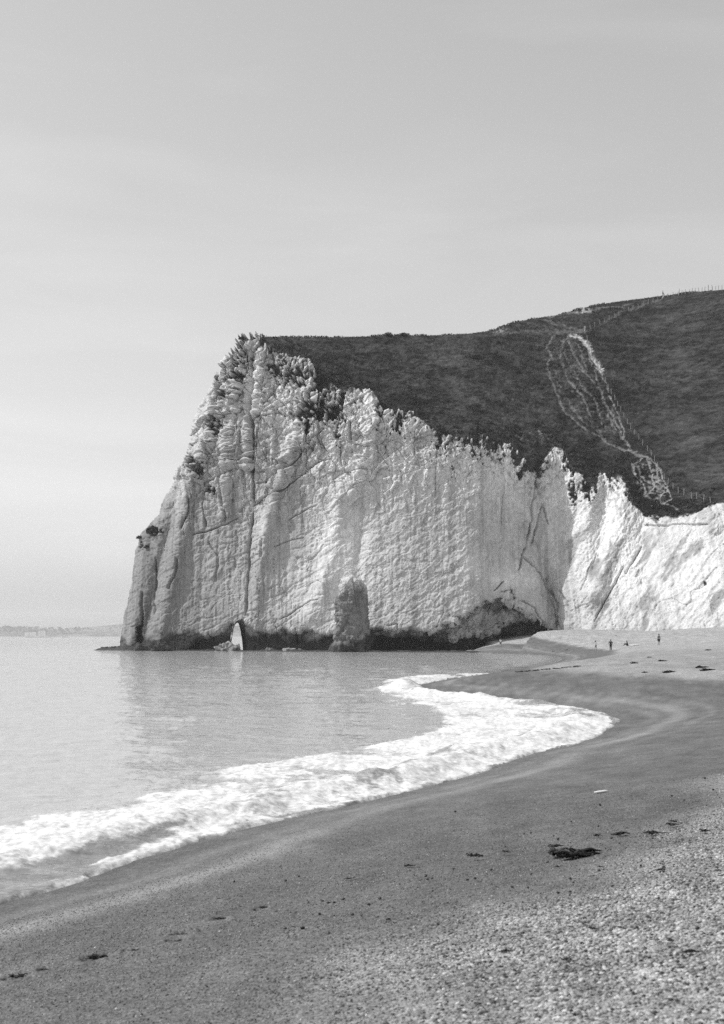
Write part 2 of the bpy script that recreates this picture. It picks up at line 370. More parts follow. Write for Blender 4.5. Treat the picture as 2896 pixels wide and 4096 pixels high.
# sharp creases: steep joints and slanting beds
v1 = np.abs(fbm(WX * .55 + w2 * .3, WZ * .09, None, 4, 201, .55)); v2 = np.abs(fbm(a_ * .10, b_ * .42 + w1 * .5, None, 4, 205, .5)); v3 = np.abs(fbm(WX * 1.5, WZ * .5 + w2, None, 3, 209, .55))
h += np.minimum(v1, .28) * (1.1 * rib + .25 * ctr) + np.minimum(v2, .22) * 2.0 * np.interp(gx, [270, 560, 820, 1200, 1300], [.7, 1, .7, .35, .2]) + np.minimum(v3, .25) * .7 * np.interp(gx, [270, 820, 1200], [.8, .55, .6])
h += .10 * det * fbm(WX * 1.0, WZ * .55, WY * .5, 4, 61, .55)
h += .10 * fbm(WX * 3.1, WZ * 2.2, None, 3, 71, .65)
cavm = inside(gx, gy, [P3(380, 640), P3(400, 580), P3(510, 512), P3(650, 480), P3(690, 440), P3(790, 390), P3(860, 320), P3(1030, 285), P3(1120, 330), P3(1300, 440), P3(1380, 540), P3(1460, 595), P3(1300, 700), P3(600, 720)]) * 1.0
f, e = facets(a_ * .22 + w2, b_ * .5 + w2, 27, 1.6); h += cavm * (1.0 * f + .4 * sm(0, .08, e)); f, e = facets(a_ * .6 + w2, b_ * 1.2 + w2, 29, 1.6); h += cavm * .45 * f
# slanting slide-marks on the right-hand face
rt = sm(1235, 1300, gx)
ang = R(56); ar = WX * math.cos(ang) + WZ * math.sin(ang); br = -WX * math.sin(ang) + WZ * math.cos(ang)
h += rt * (.42 * fbm(br * .55, ar * .09, None, 5, 81, .6) + .20 * fbm(br * 1.7, ar * .35, None, 3, 85, .6))
# beds and joints that can be traced one by one: (line, half width, depth)
def C1(x, y): return ((400 + x * .6777) / 1.7844, (1250 + y * .6777) / 1.7844)
CR = [([(905, 230), (915, 420), (908, 640), (900, 820), (918, 1000), (915, 1150)], 1.0, 1.6), ([(910, 1160), (895, 1300), (885, 1500), (875, 1680), (862, 1810)], .8, 1.1),
      ([(900, 655), (960, 590), (1030, 490), (1100, 400)], .7, .9), ([(905, 1150), (960, 1110), (1050, 1060), (1150, 1005), (1290, 900), (1400, 870)], .8, .9),
      ([(540, 1320), (640, 1290), (750, 1250), (830, 1215)], .6, .7), ([(640, 1010), (740, 960), (850, 880), (905, 850)], .6, .8), ([(930, 1020), (1010, 1000), (1130, 900), (1250, 770), (1340, 690)], .7, .8),
      ([(1020, 1390), (1120, 1350), (1210, 1330)], .5, .5), ([(1060, 1820), (1150, 1760), (1250, 1700), (1300, 1690)], .5, .6), ([(740, 800), (730, 960), (725, 1110), (740, 1250)], .8, 1.0),
      ([(610, 1000), (612, 1140), (628, 1280)], .6, .8), ([(520, 900), (525, 1010), (522, 1180), (470, 1290)], .7, .9), ([(330, 1440), (335, 1600), (320, 1800)], .7, .9), ([(250, 1640), (255, 1800), (245, 1960)], .9, 1.2),
      ([(460, 1440), (440, 1560), (400, 1640)], .7, .8), ([(690, 640), (700, 780), (690, 930)], .6, .7), ([(830, 230), (800, 320), (760, 350)], .8, 1.0), ([(720, 360), (800, 340), (880, 330)], .6, .6),
      ([(560, 870), (590, 950), (600, 990)], .8, 1.0), ([(1110, 1230), (1200, 1180), (1290, 1140)], .5, .5), ([(1225, 780), (1222, 900), (1240, 960)], .6, .7), ([(1490, 650), (1495, 770)], .7, .9),
      ([(1380, 1000), (1450, 960), (1560, 930)], .5, .4), ([(960, 1330), (950, 1460)], .6, .5), ([(1160, 1860), (1165, 1960)], .8, .9), ([(1040, 1850), (1050, 1930)], .6, .6), ([(640, 1350), (700, 1450), (690, 1600)], .5, .4)]
CRP = [([C1(*q) for q in p], w, a) for p, w, a in CR]
CRP += [([P3(*q) for q in p], w, a) for p, w, a in [([(100, 520), (180, 500), (190, 540), (250, 560)], .6, .5), ([(880, 390), (910, 330)], .6, .6), ([(960, 230), (1055, 145)], .7, .7), ([(560, 400), (500, 520)], .4, .3),
        ([(1180, 300), (1290, 370), (1390, 520), (1460, 590)], .7, .7), ([(1380, 120), (1420, 230), (1480, 330), (1480, 580)], .8, .8), ([(1500, 230), (1560, 330), (1580, 400)], .7, .6)]]
CRP += [([(1230, 1180), (1215, 1130), (1190, 1230)], .7, .8), ([(1165, 1240), (1215, 1290), (1260, 1420)], .7, .8), ([(1200, 1060), (1190, 1180), (1160, 1290)], .8, .9), ([(1130, 1080), (1120, 1200)], .4, .3),
        ([(1400, 1270), (1330, 1400)], .6, .6), ([(1440, 1225), (1400, 1290)], .6, .6), ([(980, 1000), (975, 1120)], .4, .3), ([(1445, 1178), (1594, 1176)], .6, .7), ([(1340, 1240), (1300, 1330)], .5, .5)]
wbx = fbm(WX * .5, WZ * .5, None, 4, 91) * 3.2; wby = fbm(WX * .5, WZ * .5, None, 4, 95) * 2.2
crk = np.zeros_like(WX)
for p, w, a in CRP:
    p = np.array(p); lo = p.min(0) - 14; hi = p.max(0) + 14
    k = (gx > lo[0]) & (gx < hi[0]) & (gy > lo[1]) & (gy < hi[1])
    d, tt = seg_dist(gx[k] + wbx[k], gy[k] + wby[k], [tuple(q) for q in p], True)
    wd = 2.24 * w * (.6 + .8 * np.clip(fbm(WX[k] * .4, WZ[k] * .4, None, 2, 97) + .5, 0, 1.3))
    crk[k] = np.maximum(crk[k], a * np.exp(-(d / wd) ** 2) * sm(0, .06, tt) * sm(1, .9, tt))
h -= crk * 2.6
# wandering vertical hairline joints
vj = np.abs(fbm(WX * .75 + .35 * WZ * .1, WZ * .05, None, 4, 101)); h -= 1.0 * sm(.045, .0, vj) * rib * sm(-.15, .1, fbm(WX * .9, WZ * .5, None, 2, 105)) * sm(.1, .5, fbm(WX * .1, WZ * .1, None, 2, 103) + .5)
pit = vnoise(WX * 1.1, WZ * .8, None, 111); h -= .7 * sm(.72, .92, pit) * sm(1400, 1100, gy) * sm(900, 760, gx)
# turf relief: tussocks, terracettes, trodden steps
tus = .38 * fbm(WX * .9, WY * .7, None, 4, 121, .6) + .5 * fbm(WX * .16, WY * .16, None, 3, 125) + .10 * fbm(WX * .25, WY * .25 * .3, WZ * 1.4, 3, 127)
h = h * (1 - turf) + (tus * (.3 + .7 * grs) + .25 * grs) * turf + hang * .10 * (1 - grs) * (1 + fbm(WX * 1.6, WZ * 1.6, None, 3, 131))
# --- worn tracks on the hill
PATHS = [([(1258, 775), (1290, 850), (1335, 905), (1350, 960)], 1.5, .28), ([(1272, 768), (1300, 820), (1345, 880), (1370, 950), (1405, 1000)], 1.5, .34), ([(1322, 800), (1342, 870), (1375, 940), (1397, 985)], 1.7, .42), ([(1225, 840), (1250, 860), (1290, 930), (1345, 975)], 1.4, .22), ([(1425, 1042), (1440, 1070), (1460, 1085), (1490, 1100)], 1.5, .45), ([(1470, 1045), (1478, 1080), (1500, 1097)], 1.6, .45), ([(1240, 752), (1225, 780), (1235, 800), (1225, 825), (1245, 880), (1270, 930), (1320, 970), (1390, 1005), (1440, 1025)], 2.0, .30), ([(1305, 752), (1265, 765), (1255, 790), (1270, 850), (1310, 900), (1330, 960)], 1.8, .30),
         ([(1280, 752), (1300, 755), (1318, 775), (1330, 800), (1345, 830)], 5.0, 1.1), ([(1345, 830), (1365, 880), (1385, 930), (1400, 985), (1412, 1005)], 1.6, .5), ([(1290, 765), (1305, 800), (1320, 850)], 1.5, .3),
         ([(1340, 925), (1338, 960), (1350, 985)], 1.4, .25), ([(1375, 910), (1372, 975)], 1.4, .22), ([(1390, 1005), (1440, 1022), (1455, 1030)], 2.6, .4),
         ([(1440, 1028), (1415, 1045), (1420, 1060), (1440, 1085), (1445, 1110)], 1.9, .6), ([(1450, 1030), (1462, 1060), (1465, 1090), (1448, 1115)], 1.9, .6), ([(1460, 1030), (1485, 1065), (1500, 1095)], 1.7, .5), ([(1500, 1097), (1482, 1110), (1478, 1125)], 1.9, .6), ([(1500, 1097), (1504, 1115), (1490, 1128)], 1.7, .5), ([(1450, 1115), (1490, 1130), (1530, 1148)], 1.7, .3),
         ([(1465, 1090), (1480, 1070)], 2.0, .6), ([(970, 810), (1090, 865), (1180, 905), (1250, 945), (1310, 970)], 1.3, -.45), ([(1110, 745), (1180, 742), (1240, 745), (1310, 742)], 4.5, .22), ([(1220, 718), (1260, 730), (1300, 742)], 3.0, .2), ([(1230, 712), (1290, 700), (1370, 690), (1410, 684)], 2.0, .25), ([(1316, 742), (1400, 700), (1480, 674)], 2.2, .15)]
soil = np.zeros_like(WX); cut = np.zeros_like(WX)
rag = fbm(WX * 1.1, WY * 1.1, None, 4, 141)
wb1 = fbm(WX * .35, WZ * .5, None, 5, 143, .65) * 7; wb2 = fbm(WX * .35, WZ * .5, None, 5, 147, .65) * 6
for p, w, a in PATHS:
    d = seg_dist(gx + wb1, gy + wb2, p)
    soil = np.maximum(soil, abs(a) * sm(w * 1.25, w * .5, d + rag * w * 1.4)) if a > 0 else soil
    cut = np.maximum(cut, abs(a) * np.exp(-(d / (w * 1.3)) ** 2))
def ins_soft(poly, soft): 
    i = inside(gx, gy, poly); d = seg_dist(gx, gy, poly + [poly[0]]); return np.where(i, sm(0, soft, d), 0)
trod = np.maximum(ins_soft([(1230, 750), (1300, 748), (1345, 830), (1380, 900), (1415, 1010), (1330, 970), (1260, 930), (1225, 840)], 14), ins_soft([(1412, 1040), (1460, 1028), (1505, 1095), (1500, 1130), (1440, 1120), (1412, 1080)], 8))
low = ins_soft([(1412, 1040), (1460, 1028), (1505, 1095), (1500, 1130), (1440, 1120), (1412, 1080)], 6)
stp = fbm(WX * .8, WZ * 1.2, None, 3, 151, .6)
soil = np.maximum(soil, trod * (.20 + .2 * low) * sm(.22, .45, stp + .12 * low)); soil *= turf
bits = sm(-.05, .15, fbm(WX * .9, WZ * .9, None, 3, 153)) * (np.exp(-((gx - 1115) / 12) ** 2 - ((gy - 740) / 5) ** 2) + np.exp(-((gx - 1305) / 20) ** 2 - ((gy - 696) / 5) ** 2) * .8)
soil = np.maximum(soil, np.clip(bits * 3, 0, .9))
soil = np.maximum(soil, sm(.25, .5, fbm(WX * .8, WZ * .9, None, 4, 157, .65)) * (np.exp(-((gx - 1065) / 26) ** 2 - ((gy - 803) / 12) ** 2) * .3 + np.exp(-((gx - 1190) / 45) ** 2 - ((gy - 975) / 22) ** 2) * .55))
h -= (cut * .5 + trod * .45 * (stp - .1)) * turf
# fade the relief out where the slope meets the sky so the crest stays clean
h *= np.where(turf < .5, .88 * (1 - (.50 * ctr + .36 * (1 - ctr) * sm(1250, 1200, gx)) * sm(1040, 1170, gy) * (1 - cavm) * sm(.9, .3, crk)), 1)
h *= np.where(turf > .5, sm(0, 6, QY - topq) * .8 + .2, 1)
P1 = P0 + N * h[..., None]
# --- colour of the ground itself
fresh_lit = np.zeros_like(WX)          # white fallen-back chalk and sunlit ridges painted pale, against grey weathered chalk
for cx, cy, rx, ry, a in [(760, 1250, 55, 120, 1), (800, 1060, 110, 60, .6), (850, 930, 120, 60, .9), (1000, 1050, 200, 70, .75), (1120, 1060, 80, 80, .8), (1240, 1090, 70, 90, .8), (1380, 1200, 110, 160, 1), (1530, 1280, 90, 130, .7), (700, 1330, 70, 90, .55), (590, 1170, 40, 70, .55), (640, 900, 80, 110, .55), (575, 850, 20, 100, .7), (1140, 1300, 70, 30, .6), (410, 1180, 14, 170, .45), (540, 820, 50, 60, .4), (1060, 1270, 40, 30, .45)]:
    fresh_lit = np.maximum(fresh_lit, 1.1 * a * np.exp(-((gx - cx) / rx) ** 2 - ((gy - cy) / ry) ** 2) * (1 + .5 * fbm(WX * .12, WZ * .06, None, 4, 161)))
tone = .56 + .26 * np.clip(fresh_lit, 0, 1) + .05 * fbm(WX * .25, WZ * .04, None, 4, 163) + .03 * fbm(WX * 1.2, WZ * .9, None, 4, 165)
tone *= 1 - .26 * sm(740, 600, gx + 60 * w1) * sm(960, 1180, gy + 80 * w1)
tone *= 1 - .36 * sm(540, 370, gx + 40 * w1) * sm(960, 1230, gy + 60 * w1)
stain = np.maximum(sm(.08, .45, fbm(WX * .6, WZ * .03, None, 4, 167)), .8 * sm(.15, .5, fbm(WX * 1.8, WZ * .06, None, 4, 168))); tone *= 1 - .30 * stain * (1 - np.clip(fresh_lit, 0, 1) * .7)
grime = fbm(WX * .4, WZ * .4, None, 4, 171) * 1.2
alg = sm(4.4, 1.6, WZ + grime * 2.4 + np.interp(gx, [270, 400, 960, 1040, 1200], [1.2, -.8, -1.0, 1.2, 2.6])) * sm(1215, 1120, gx)
tone = tone * (1 - alg) + (.045 + .02 * fbm(WX * .8, WZ * .8, None, 3, 173)) * alg
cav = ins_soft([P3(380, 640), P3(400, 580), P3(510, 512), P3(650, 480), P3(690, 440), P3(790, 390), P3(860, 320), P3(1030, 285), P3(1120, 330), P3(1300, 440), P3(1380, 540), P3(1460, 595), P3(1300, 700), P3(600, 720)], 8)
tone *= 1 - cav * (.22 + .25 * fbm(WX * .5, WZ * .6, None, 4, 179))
dark_r = rt * sm(.12, .42, fbm(br * .5, ar * .16, None, 4, 175)) * sm(1150, 1230, gy); tone *= 1 - .5 * dark_r
speck = sm(.22, .42, fbm(WX * 1.5, WZ * 1.2, None, 3, 177)) * np.clip(np.exp(-np.clip(below, 0, 99) / 24) * sm(700, 640, QX) * 1.2, 0, 1) * (gy < 1180)
tone *= 1 - .85 * speck
gt = .031 * np.clip(1 + .8 * fbm(WX * .06, WZ * .12, None, 3, 181) + 1.9 * fbm(WX * .8, WZ * 1.9, None, 4, 183, .7) + 1.3 * fbm(WX * .22, WZ * .55, None, 4, 184), .2, 3)
gt *= np.interp(gx, [580, 1300, 1330, 1594], [1.02, 1.08, .82, .80])
dk = sm(30, 0, edge - QY) * sm(.05, .3, fbm(WX * .2, WZ * .2, None, 4, 185) + .15); gt *= 1 - .45 * dk
gt = gt * (1 - soil) + soil * .48
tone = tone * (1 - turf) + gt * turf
gmask = turf * (1 - np.clip(soil * 1.3, 0, 1))
# --- pad: the nose runs back out of sight, the crest runs on over the hill
def pad(A, fl, ft):
    L = [fl(A[:, :1], k) for k in (3, 2, 1)]; A = np.concatenate(L + [A], 1)
    U = [ft(A[-1:], k) for k in (1, 2, 3, 4)]; return np.concatenate([A] + U, 0)
offL = {1: (.6, 7, 0), 2: (4, 20, 0), 3: (14, 42, 0)}; offT = {1: (0, 3, -.15), 2: (0, 12, -1.5), 3: (0, 45, -9), 4: (0, 120, -40)}
P2 = pad(P1, lambda A, k: A + np.array(offL[k]), lambda A, k: A + np.array(offT[k]))
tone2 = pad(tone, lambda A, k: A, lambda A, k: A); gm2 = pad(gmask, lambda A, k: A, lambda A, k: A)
Qx2 = pad(QX, lambda A, k: A, lambda A, k: A); Qy2 = pad(QY, lambda A, k: A, lambda A, k: A)
nr, nc = tone2.shape
F = grid_faces(nr, nc)
AR = [(x / 4, y / 4) for x, y in [(936, 2500), (945, 2488), (956, 2481), (970, 2478), (982, 2486), (986, 2506), (988, 2540), (988, 2640), (917, 2640), (921, 2580), (927, 2550), (932, 2526)]]
fcx = Qx2.ravel()[F].mean(1); fcy = Qy2.ravel()[F].mean(1)
wj = fbm(fcx * .5, fcy * .5, None, 2, 191) * .6
F = F[~inside(fcx + wj, fcy + wj, AR)]
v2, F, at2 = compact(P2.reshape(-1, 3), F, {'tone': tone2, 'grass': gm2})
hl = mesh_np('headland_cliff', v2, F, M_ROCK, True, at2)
tag(hl, 'white chalk headland with a dark grassy hill on top', 'cliff', kind='structure')
# passage through the headland behind the arch
BK = [(x / 4, y / 4) for x, y in [(936, 2506), (942, 2497), (948, 2491), (953, 2492), (957, 2502), (962, 2522), (968, 2560), (976, 2640), (917, 2640), (921, 2580), (927, 2550), (932, 2526)]]
ta = np.array(AR); tb = np.array(BK); cen = ta.mean(0); NS = 14; ring = []
def dens(p, n=6): 
    q = np.concatenate([p, p[:1]]); return np.concatenate([q[i] + (q[i + 1] - q[i]) * np.linspace(0, 1, n, endpoint=False)[:, None] for i in range(len(p))])
ta, tb = dens(ta), dens(tb)
for k in range(NS + 1):
    f = k / NS; p = (cen + (ta - cen) * 1.05) * (1 - sm(0, 1, np.float64(f))) + tb * sm(0, 1, np.float64(f))
    Yt = samp(YD, ta[:, 0], ta[:, 1]) - .5
    Yk = Yt + f * 13
    rr = np.stack(at(p[:, 0], p[:, 1], Yk), 1); rr += (.3 * np.sin(f * 3.1)) * np.stack([fbm(rr[:, 0] * .7, rr[:, 1] * .7, rr[:, 2] * .7, 3, 200 + i) for i in range(3)], 1)
    ring.append(rr)
ring = np.stack(ring); n = ring.shape[1]
idx = np.arange((NS + 1) * n).reshape(NS + 1, n); nx = np.roll(idx, -1, 1)
fc = np.stack([idx[:-1], nx[:-1], nx[1:], idx[1:]], -1).reshape(-1, 4)
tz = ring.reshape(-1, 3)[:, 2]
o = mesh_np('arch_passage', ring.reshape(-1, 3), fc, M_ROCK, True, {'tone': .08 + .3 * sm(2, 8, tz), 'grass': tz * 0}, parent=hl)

def terrain_pt(vx, vy):                                     # a point of the headland seen at a sketch position
    px, py = V(vx, vy); j = np.argmin((QX - px) ** 2 + (QY - py) ** 2); return Vector(P1.reshape(-1, 3)[j])

# ------------------------------------------------------------------ beach
SHV = [(-700, 2330), (-350, 2140), (28, 2015), (180, 1975), (300, 1930), (450, 1885), (600, 1846), (780, 1806), (920, 1773), (1060, 1736), (1180, 1693), (1300, 1664), (1360, 1635), (1380, 1616), (1350, 1602), (1280, 1587), (1150, 1571), (1020, 1557), (955, 1547), (930, 1540), (965, 1530), (1050, 1516), (1110, 1509), (1180, 1498), (1235, 1487), (1258, 1479), (1252, 1473), (1225, 1468.5), (1180, 1466), (1120, 1464), (1040, 1462)]
SH = catmull([(-20, -18), (-14, -4.5), (-8.3, 8.4)] + [on_sea(*p) for p in SHV[2:]], 6)
LAND = SH + [(60, 420), (400, 420), (400, -60), (SH[0][0] - 3, -60)]
FOOT = [at(*V(x, y), Y)[:3] for x, y, Y in [(1060, 1457, 309), (1120, 1441, 309), (1200, 1426, 313), (1250, 1420, 316), (1320, 1411, 304), (1480, 1415, 294), (1594, 1408, 286), (1900, 1395, 262)]]
def beach_z(x, y):
    d = seg_dist(x, y, SH); d = np.where(inside(x, y, LAND), d, -d)
    far = sm(60, 110, y)
    z = np.where(d < 0, .13 * d, np.where(d < 10, .152 * d, 1.52 + .055 * (d - 10)))
    z = np.where(d > 0, np.minimum(z, 1.52 + .055 * 30), np.maximum(z, -2.5))
    e, tt = seg_dist(x, y, [(p[0], p[1]) for p in FOOT], True)
    zf = np.interp(tt, np.linspace(0, 1, len(FOOT)), [p[2] for p in FOOT])
    w = sm(48, 0, e) * (x > 15) * (y > 150) * sm(-4, 6, d)
    z = z * (1 - w) + zf * w
    return z, d
def fan(tmin, tmax, ncol, Ys, y_or=-6.0, extra=((), ())):
    ta = np.concatenate([extra[0], np.linspace(tmin, tmax, ncol), extra[1]])
    Tn, Yn = np.meshgrid(ta, Ys); return Tn * (Yn - y_or), Yn
def rows(ya, yb_, eye, per=1.4):
    p = np.arange(FPX * eye / yb_, FPX * eye / ya, 1 / per); return (FPX * eye / p)[::-1]
Yr = np.concatenate([np.linspace(-4, 3.6, 10)[:-1], rows(3.6, 150, 1.7, 1.25), np.linspace(151, 335, 190)])
BX, BY = fan(-.30, .30, 760, Yr, extra=(np.linspace(-.9, -.31, 24), np.linspace(.31, 1.2, 30)))
BZ, BD = beach_z(BX, BY)
nb = fbm(BX * .12, BY * .12, None, 3, 301)
und = .05 * nb + .03 * fbm(BX * .7, BY * .35, None, 3, 303)
dry = sm(6.7, 8.7, BD + .5 * nb + 1.0 * fbm(BX * .55, BY * .4, None, 4, 305))
fine = .5 * vnoise(BX * 38, BY * 38, None, 307) + .5 * vnoise(BX * 71, BY * 71, None, 309)
roughn = .0035 + .005 * dry
near = sm(24, 12, BY)
BZ2 = BZ + und * sm(-1, 4, BD) + fine * roughn * near + .05 * sm(30, 90, BY) * fbm(BX * .8, BY * .25, None, 4, 311) * sm(4, 8, BD)
# footprints trodden into the wet shingle
def ray_beach(vx, vy):
    px, py = V(vx, vy); Ys = np.geomspace(3, 330, 500)
    X, Y, Z = at(px, py, Ys); zb, _ = beach_z(X, Y); k = max(1, int(np.argmax(Z <= zb)))
    Ys = np.linspace(Ys[k - 1], Ys[k], 60); X, Y, Z = at(px, py, Ys); zb, _ = beach_z(X, Y); k = np.argmax(Z <= zb)
    return float(X[k]), float(Y[k]), float(zb[k])
FPS = [((36, 2193), .075), ((100, 2176), .05), ((212, 2151), .085), ((295, 2134), .05), ((396, 2113), .06), ((405, 2098), .06), ((490, 2062), .06), ((585, 2037), .055), ((420, 2095), .04)]
for (vx, vy), r in FPS:
    fx, fy, fz = ray_beach(vx, vy)
    r = r * 1.25; u = ((BX - fx) * .9 + (BY - fy) * .44) / (r * 1.25); v = (-(BX - fx) * .44 + (BY - fy) * .9) / (r * 1.5)
    dd = np.hypot(u, v) + .25 * vnoise(BX * 16, BY * 16, None, 315)
    BZ2 -= .05 * sm(1.0, .7, dd); BZ2 += .016 * np.exp(-((dd - 1.25) / .25) ** 2)
wet = sm(6.5, 1.0, BD + .8 * nb)
# sheen lines left by the last runs of the swash
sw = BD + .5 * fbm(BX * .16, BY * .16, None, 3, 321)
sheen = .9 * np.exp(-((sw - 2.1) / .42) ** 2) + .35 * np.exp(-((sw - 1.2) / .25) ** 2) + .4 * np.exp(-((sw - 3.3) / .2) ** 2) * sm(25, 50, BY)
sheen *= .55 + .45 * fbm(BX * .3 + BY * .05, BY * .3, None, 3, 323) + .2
bt = .140 + .02 * nb + (.02 * fbm(BX * 3, BY * 3, None, 3, 327))
bt = bt * (1 - dry) + (.28 + .05 * fbm(BX * .6, BY * .3, None, 4, 325)) * dry
bt *= np.clip(1 + .5 * fbm(BX * 3.2, BY * 1.6, None, 3, 331), .5, 1.6) * dry * sm(60, 25, BY) + (1 - dry * sm(60, 25, BY))
bt += .10 * np.clip(sheen, 0, 1)  # sky reflected in the sheen lines, painted into the tone as well
farsand = sm(120, 200, BY) * dry; bt = bt + farsand * .05
bf = grid_faces(*BX.shape); keep = (BD.ravel()[bf].max(1) > -9)
v_, f_, a_t = compact(np.stack([BX, BY, BZ2], -1).reshape(-1, 3), bf[keep], {'tone': bt, 'dry': dry, 'wet': wet, 'sheen': np.clip(sheen, 0, 1)})
b = NB('shingle'); p = b.pos(); tone_ = b.attr('tone'); dr = b.attr('dry'); wt = b.attr('wet'); sh_ = b.attr('sheen')
n1 = b.noise(p, 55, 2, .6); n2 = b.noise(p, 9, 4, .65); n3 = b.noise(b.pos((1, .35, 1)), 1.1, 5, .65); n4 = b.noise(p, 22, 2, .5)
k1 = b.mr(n1, .35, .65, b.mix(dr, .5, .4), b.mix(dr, 1.5, 1.6)); k4 = b.mr(n4, .35, .65, b.mix(dr, .85, .7), b.mix(dr, 1.15, 1.3))
c = b.math('MULTIPLY', tone_, b.math('MULTIPLY', k1, b.math('MULTIPLY', k4, b.math('MULTIPLY', b.mr(n2, .3, .7, .8, 1.2), b.mr(n3, .3, .7, .78, 1.2)))))
dkp = b.mr(n2, .64, .72, 1, .55); c = b.math('MULTIPLY', c, dkp)
b.col(c)
b.val(b.math('SUBTRACT', 1.0, b.math('MULTIPLY', sh_, .45)), b.p.inputs['Roughness'])
b.val(b.math('MULTIPLY', sh_, .4), b.p.inputs['Specular IOR Level'])
bq = b.bump(n1, b.mix(sh_, .5, .1), .012); b.bump(n2, b.mix(sh_, .45, .1), .05, bq)
M_BEACH = b.m
beach = mesh_np('beach', v_, f_, M_BEACH, True, a_t); tag(beach, 'grey shingle beach curving towards the cliff', 'beach', kind='structure')

# ------------------------------------------------------------------ sea and surf
Ys = np.concatenate([np.linspace(6, 11, 14)[:-1], rows(11, 700, EYE, 1.7), np.geomspace(720, 9000, 26)])
tl = np.concatenate([np.linspace(-3, -.42, 30)[:-1], np.linspace(-.42, -.31, 40)[:-1]])
SX, SY = fan(-.31, .22, 700, Ys, extra=(tl, np.concatenate([np.linspace(.225, .4, 30), np.linspace(.5, 3, 14)])))
_, SD = beach_z(SX, SY)
SEAW = catmull([(-28, -15), (-21, 0), (-13.5, 13)] + [on_sea(*p) for p in [(28, 1838), (250, 1778), (450, 1724), (700, 1688), (900, 1648), (962, 1612), (885, 1572), (822, 1545), (868, 1521), (1000, 1512), (1110, 1508)]], 5)
ish = min(range(len(SH)), key=lambda k: abs(SH[k][1] - SEAW[-1][1]) + abs(SH[k][0] - SEAW[-1][0]))
FO = SH[:ish + 1] + SEAW[::-1]
nE = .55 * fbm(SX * .5, SY * .35, None, 4, 401) + .22 * fbm(SX * 2.2, SY * 1.4, None, 3, 403)
wx = SX + .5 * fbm(SX * .5, SY * .3, None, 4, 405); wy = SY + .7 * fbm(SX * .4, SY * .25, None, 4, 407)
ins = inside(wx, wy, FO); dsw = seg_dist(wx, wy, SEAW)
fo = np.where(ins, sm(-.4, 1.3, dsw), 0) * np.clip(.93 + .55 * fbm(SX * .55 + SY * .1, SY * .28, None, 4, 409, .6), .3, 1)
# thinner, glassy water at the near left
FILM = [on_sea(*q) for q in [(-500, 2110), (-200, 2000), (28, 1940), (180, 1900), (330, 1868), (440, 1858), (400, 1882), (300, 1918), (262, 1962), (28, 2030), (-350, 2160)]]
film = np.where(inside(wx, wy, FILM), sm(0, .5, seg_dist(wx, wy, FILM + [FILM[0]])), 0)
fo *= 1 - .5 * film
BACKW = [on_sea(*q) for q in [(760, 1822), (900, 1745), (1060, 1690), (1180, 1655), (1250, 1625), (1180, 1640), (1000, 1690), (820, 1755)]]
fo *= 1 - .6 * np.where(inside(wx, wy, BACKW), sm(0, .6, seg_dist(wx, wy, BACKW + [BACKW[0]])), 0)
ed = SD + nE * .5
fo = np.maximum(fo, np.where(film > .02, sm(-.36, -.12, ed) * np.clip(.8 + .9 * fbm(SX * 1.5, SY * .7, None, 3, 427), 0, .95), sm(-1.0, -.35, ed) * np.clip(.6 + .6 * fbm(SX * 1.1, SY * .6, None, 3, 428), 0, .9)) * (SD > -1.6) * sm(122, 108, SY) * (SD < 1))
fo = np.maximum(fo, .8 * np.exp(-((SX - 2.9) / 1.3) ** 2 - ((SY - 86) / 5) ** 2))
# surface height
wz = .030 * fbm(SX * .35 + SY * .1, SY * .55, None, 4, 411) + .022 * fbm(SX * .9, SY * 1.5, None, 3, 413) + .008 * fbm(SX * 3.5, SY * 6, None, 2, 415)
wz *= 1.5 * sm(420, 120, SY) + .3
wz += .05 * sm(-22, -6, SD) * sm(0, -5, SD) * fbm(SX * .22, SY * .28, None, 3, 417)
bore = np.exp(-((SD + 1.3 + nE * .7) / .75) ** 2) * (.15 + .12 * sm(16, 40, SY)) * sm(125, 90, SY)
bore = bore * (.75 + .5 * fbm(SX * .8, SY * .5, None, 3, 421))
lump = .5 + .5 * fbm(SX * 1.6, SY * 1.1, None, 4, 423, .6)
wz = wz + bore + fo * (.03 + .11 * lump * sm(.1, -1.2, ed) + .03 * fbm(SX * 6, SY * 4, None, 3, 425)) 
wz += sm(-2.2, -.3, ed) * .02 - .0 * SD
wz += .13 * np.clip(SD + 1.2, 0, 1.2) * sm(.05, -.2, ed) * 0
wz += .50 * np.exp(-((SX - 2.75) / .85) ** 2 - ((SY - 88) / 1.6) ** 2) * (.8 + .4 * lump)
wz = np.where((SD > -.2) & (ed < .1), np.maximum(wz, .152 * SD + .035), wz)
wz = np.where(ed > 0, wz - .25 * sm(0, .35, ed), wz) 
wz = np.where(SD > .8, -.4, wz)
sf = grid_faces(*SX.shape); kp = (SD.ravel()[sf].min(1) < 3.0) | (SY.ravel()[sf].min(1) > 325)
sv, sf2, sa_ = compact(np.stack([SX, SY, wz], -1).reshape(-1, 3), sf[kp], {'foam': fo, 'thin': np.maximum(film, sm(-3, -.5, SD))})
b = NB('sea_water'); foam = b.attr('foam'); thin = b.attr('thin'); p = b.pos()
q1 = b.math('ADD', b.math('MULTIPLY', b.noise(b.pos((.9, .5, 1), (0, 0, R(-20))), 2.4, 6, .65, 1.0), .6), b.math('MULTIPLY', b.noise(b.pos((.9, .4, 1), (0, 0, R(-20))), .7, 5, .6, 1.2), .4)); q2 = b.noise(p, 8, 3, .6)
thr = b.math('ADD', b.math('MULTIPLY', foam, .66), b.math('ADD', b.math('MULTIPLY', q1, .62), b.math('MULTIPLY', q2, .18)))
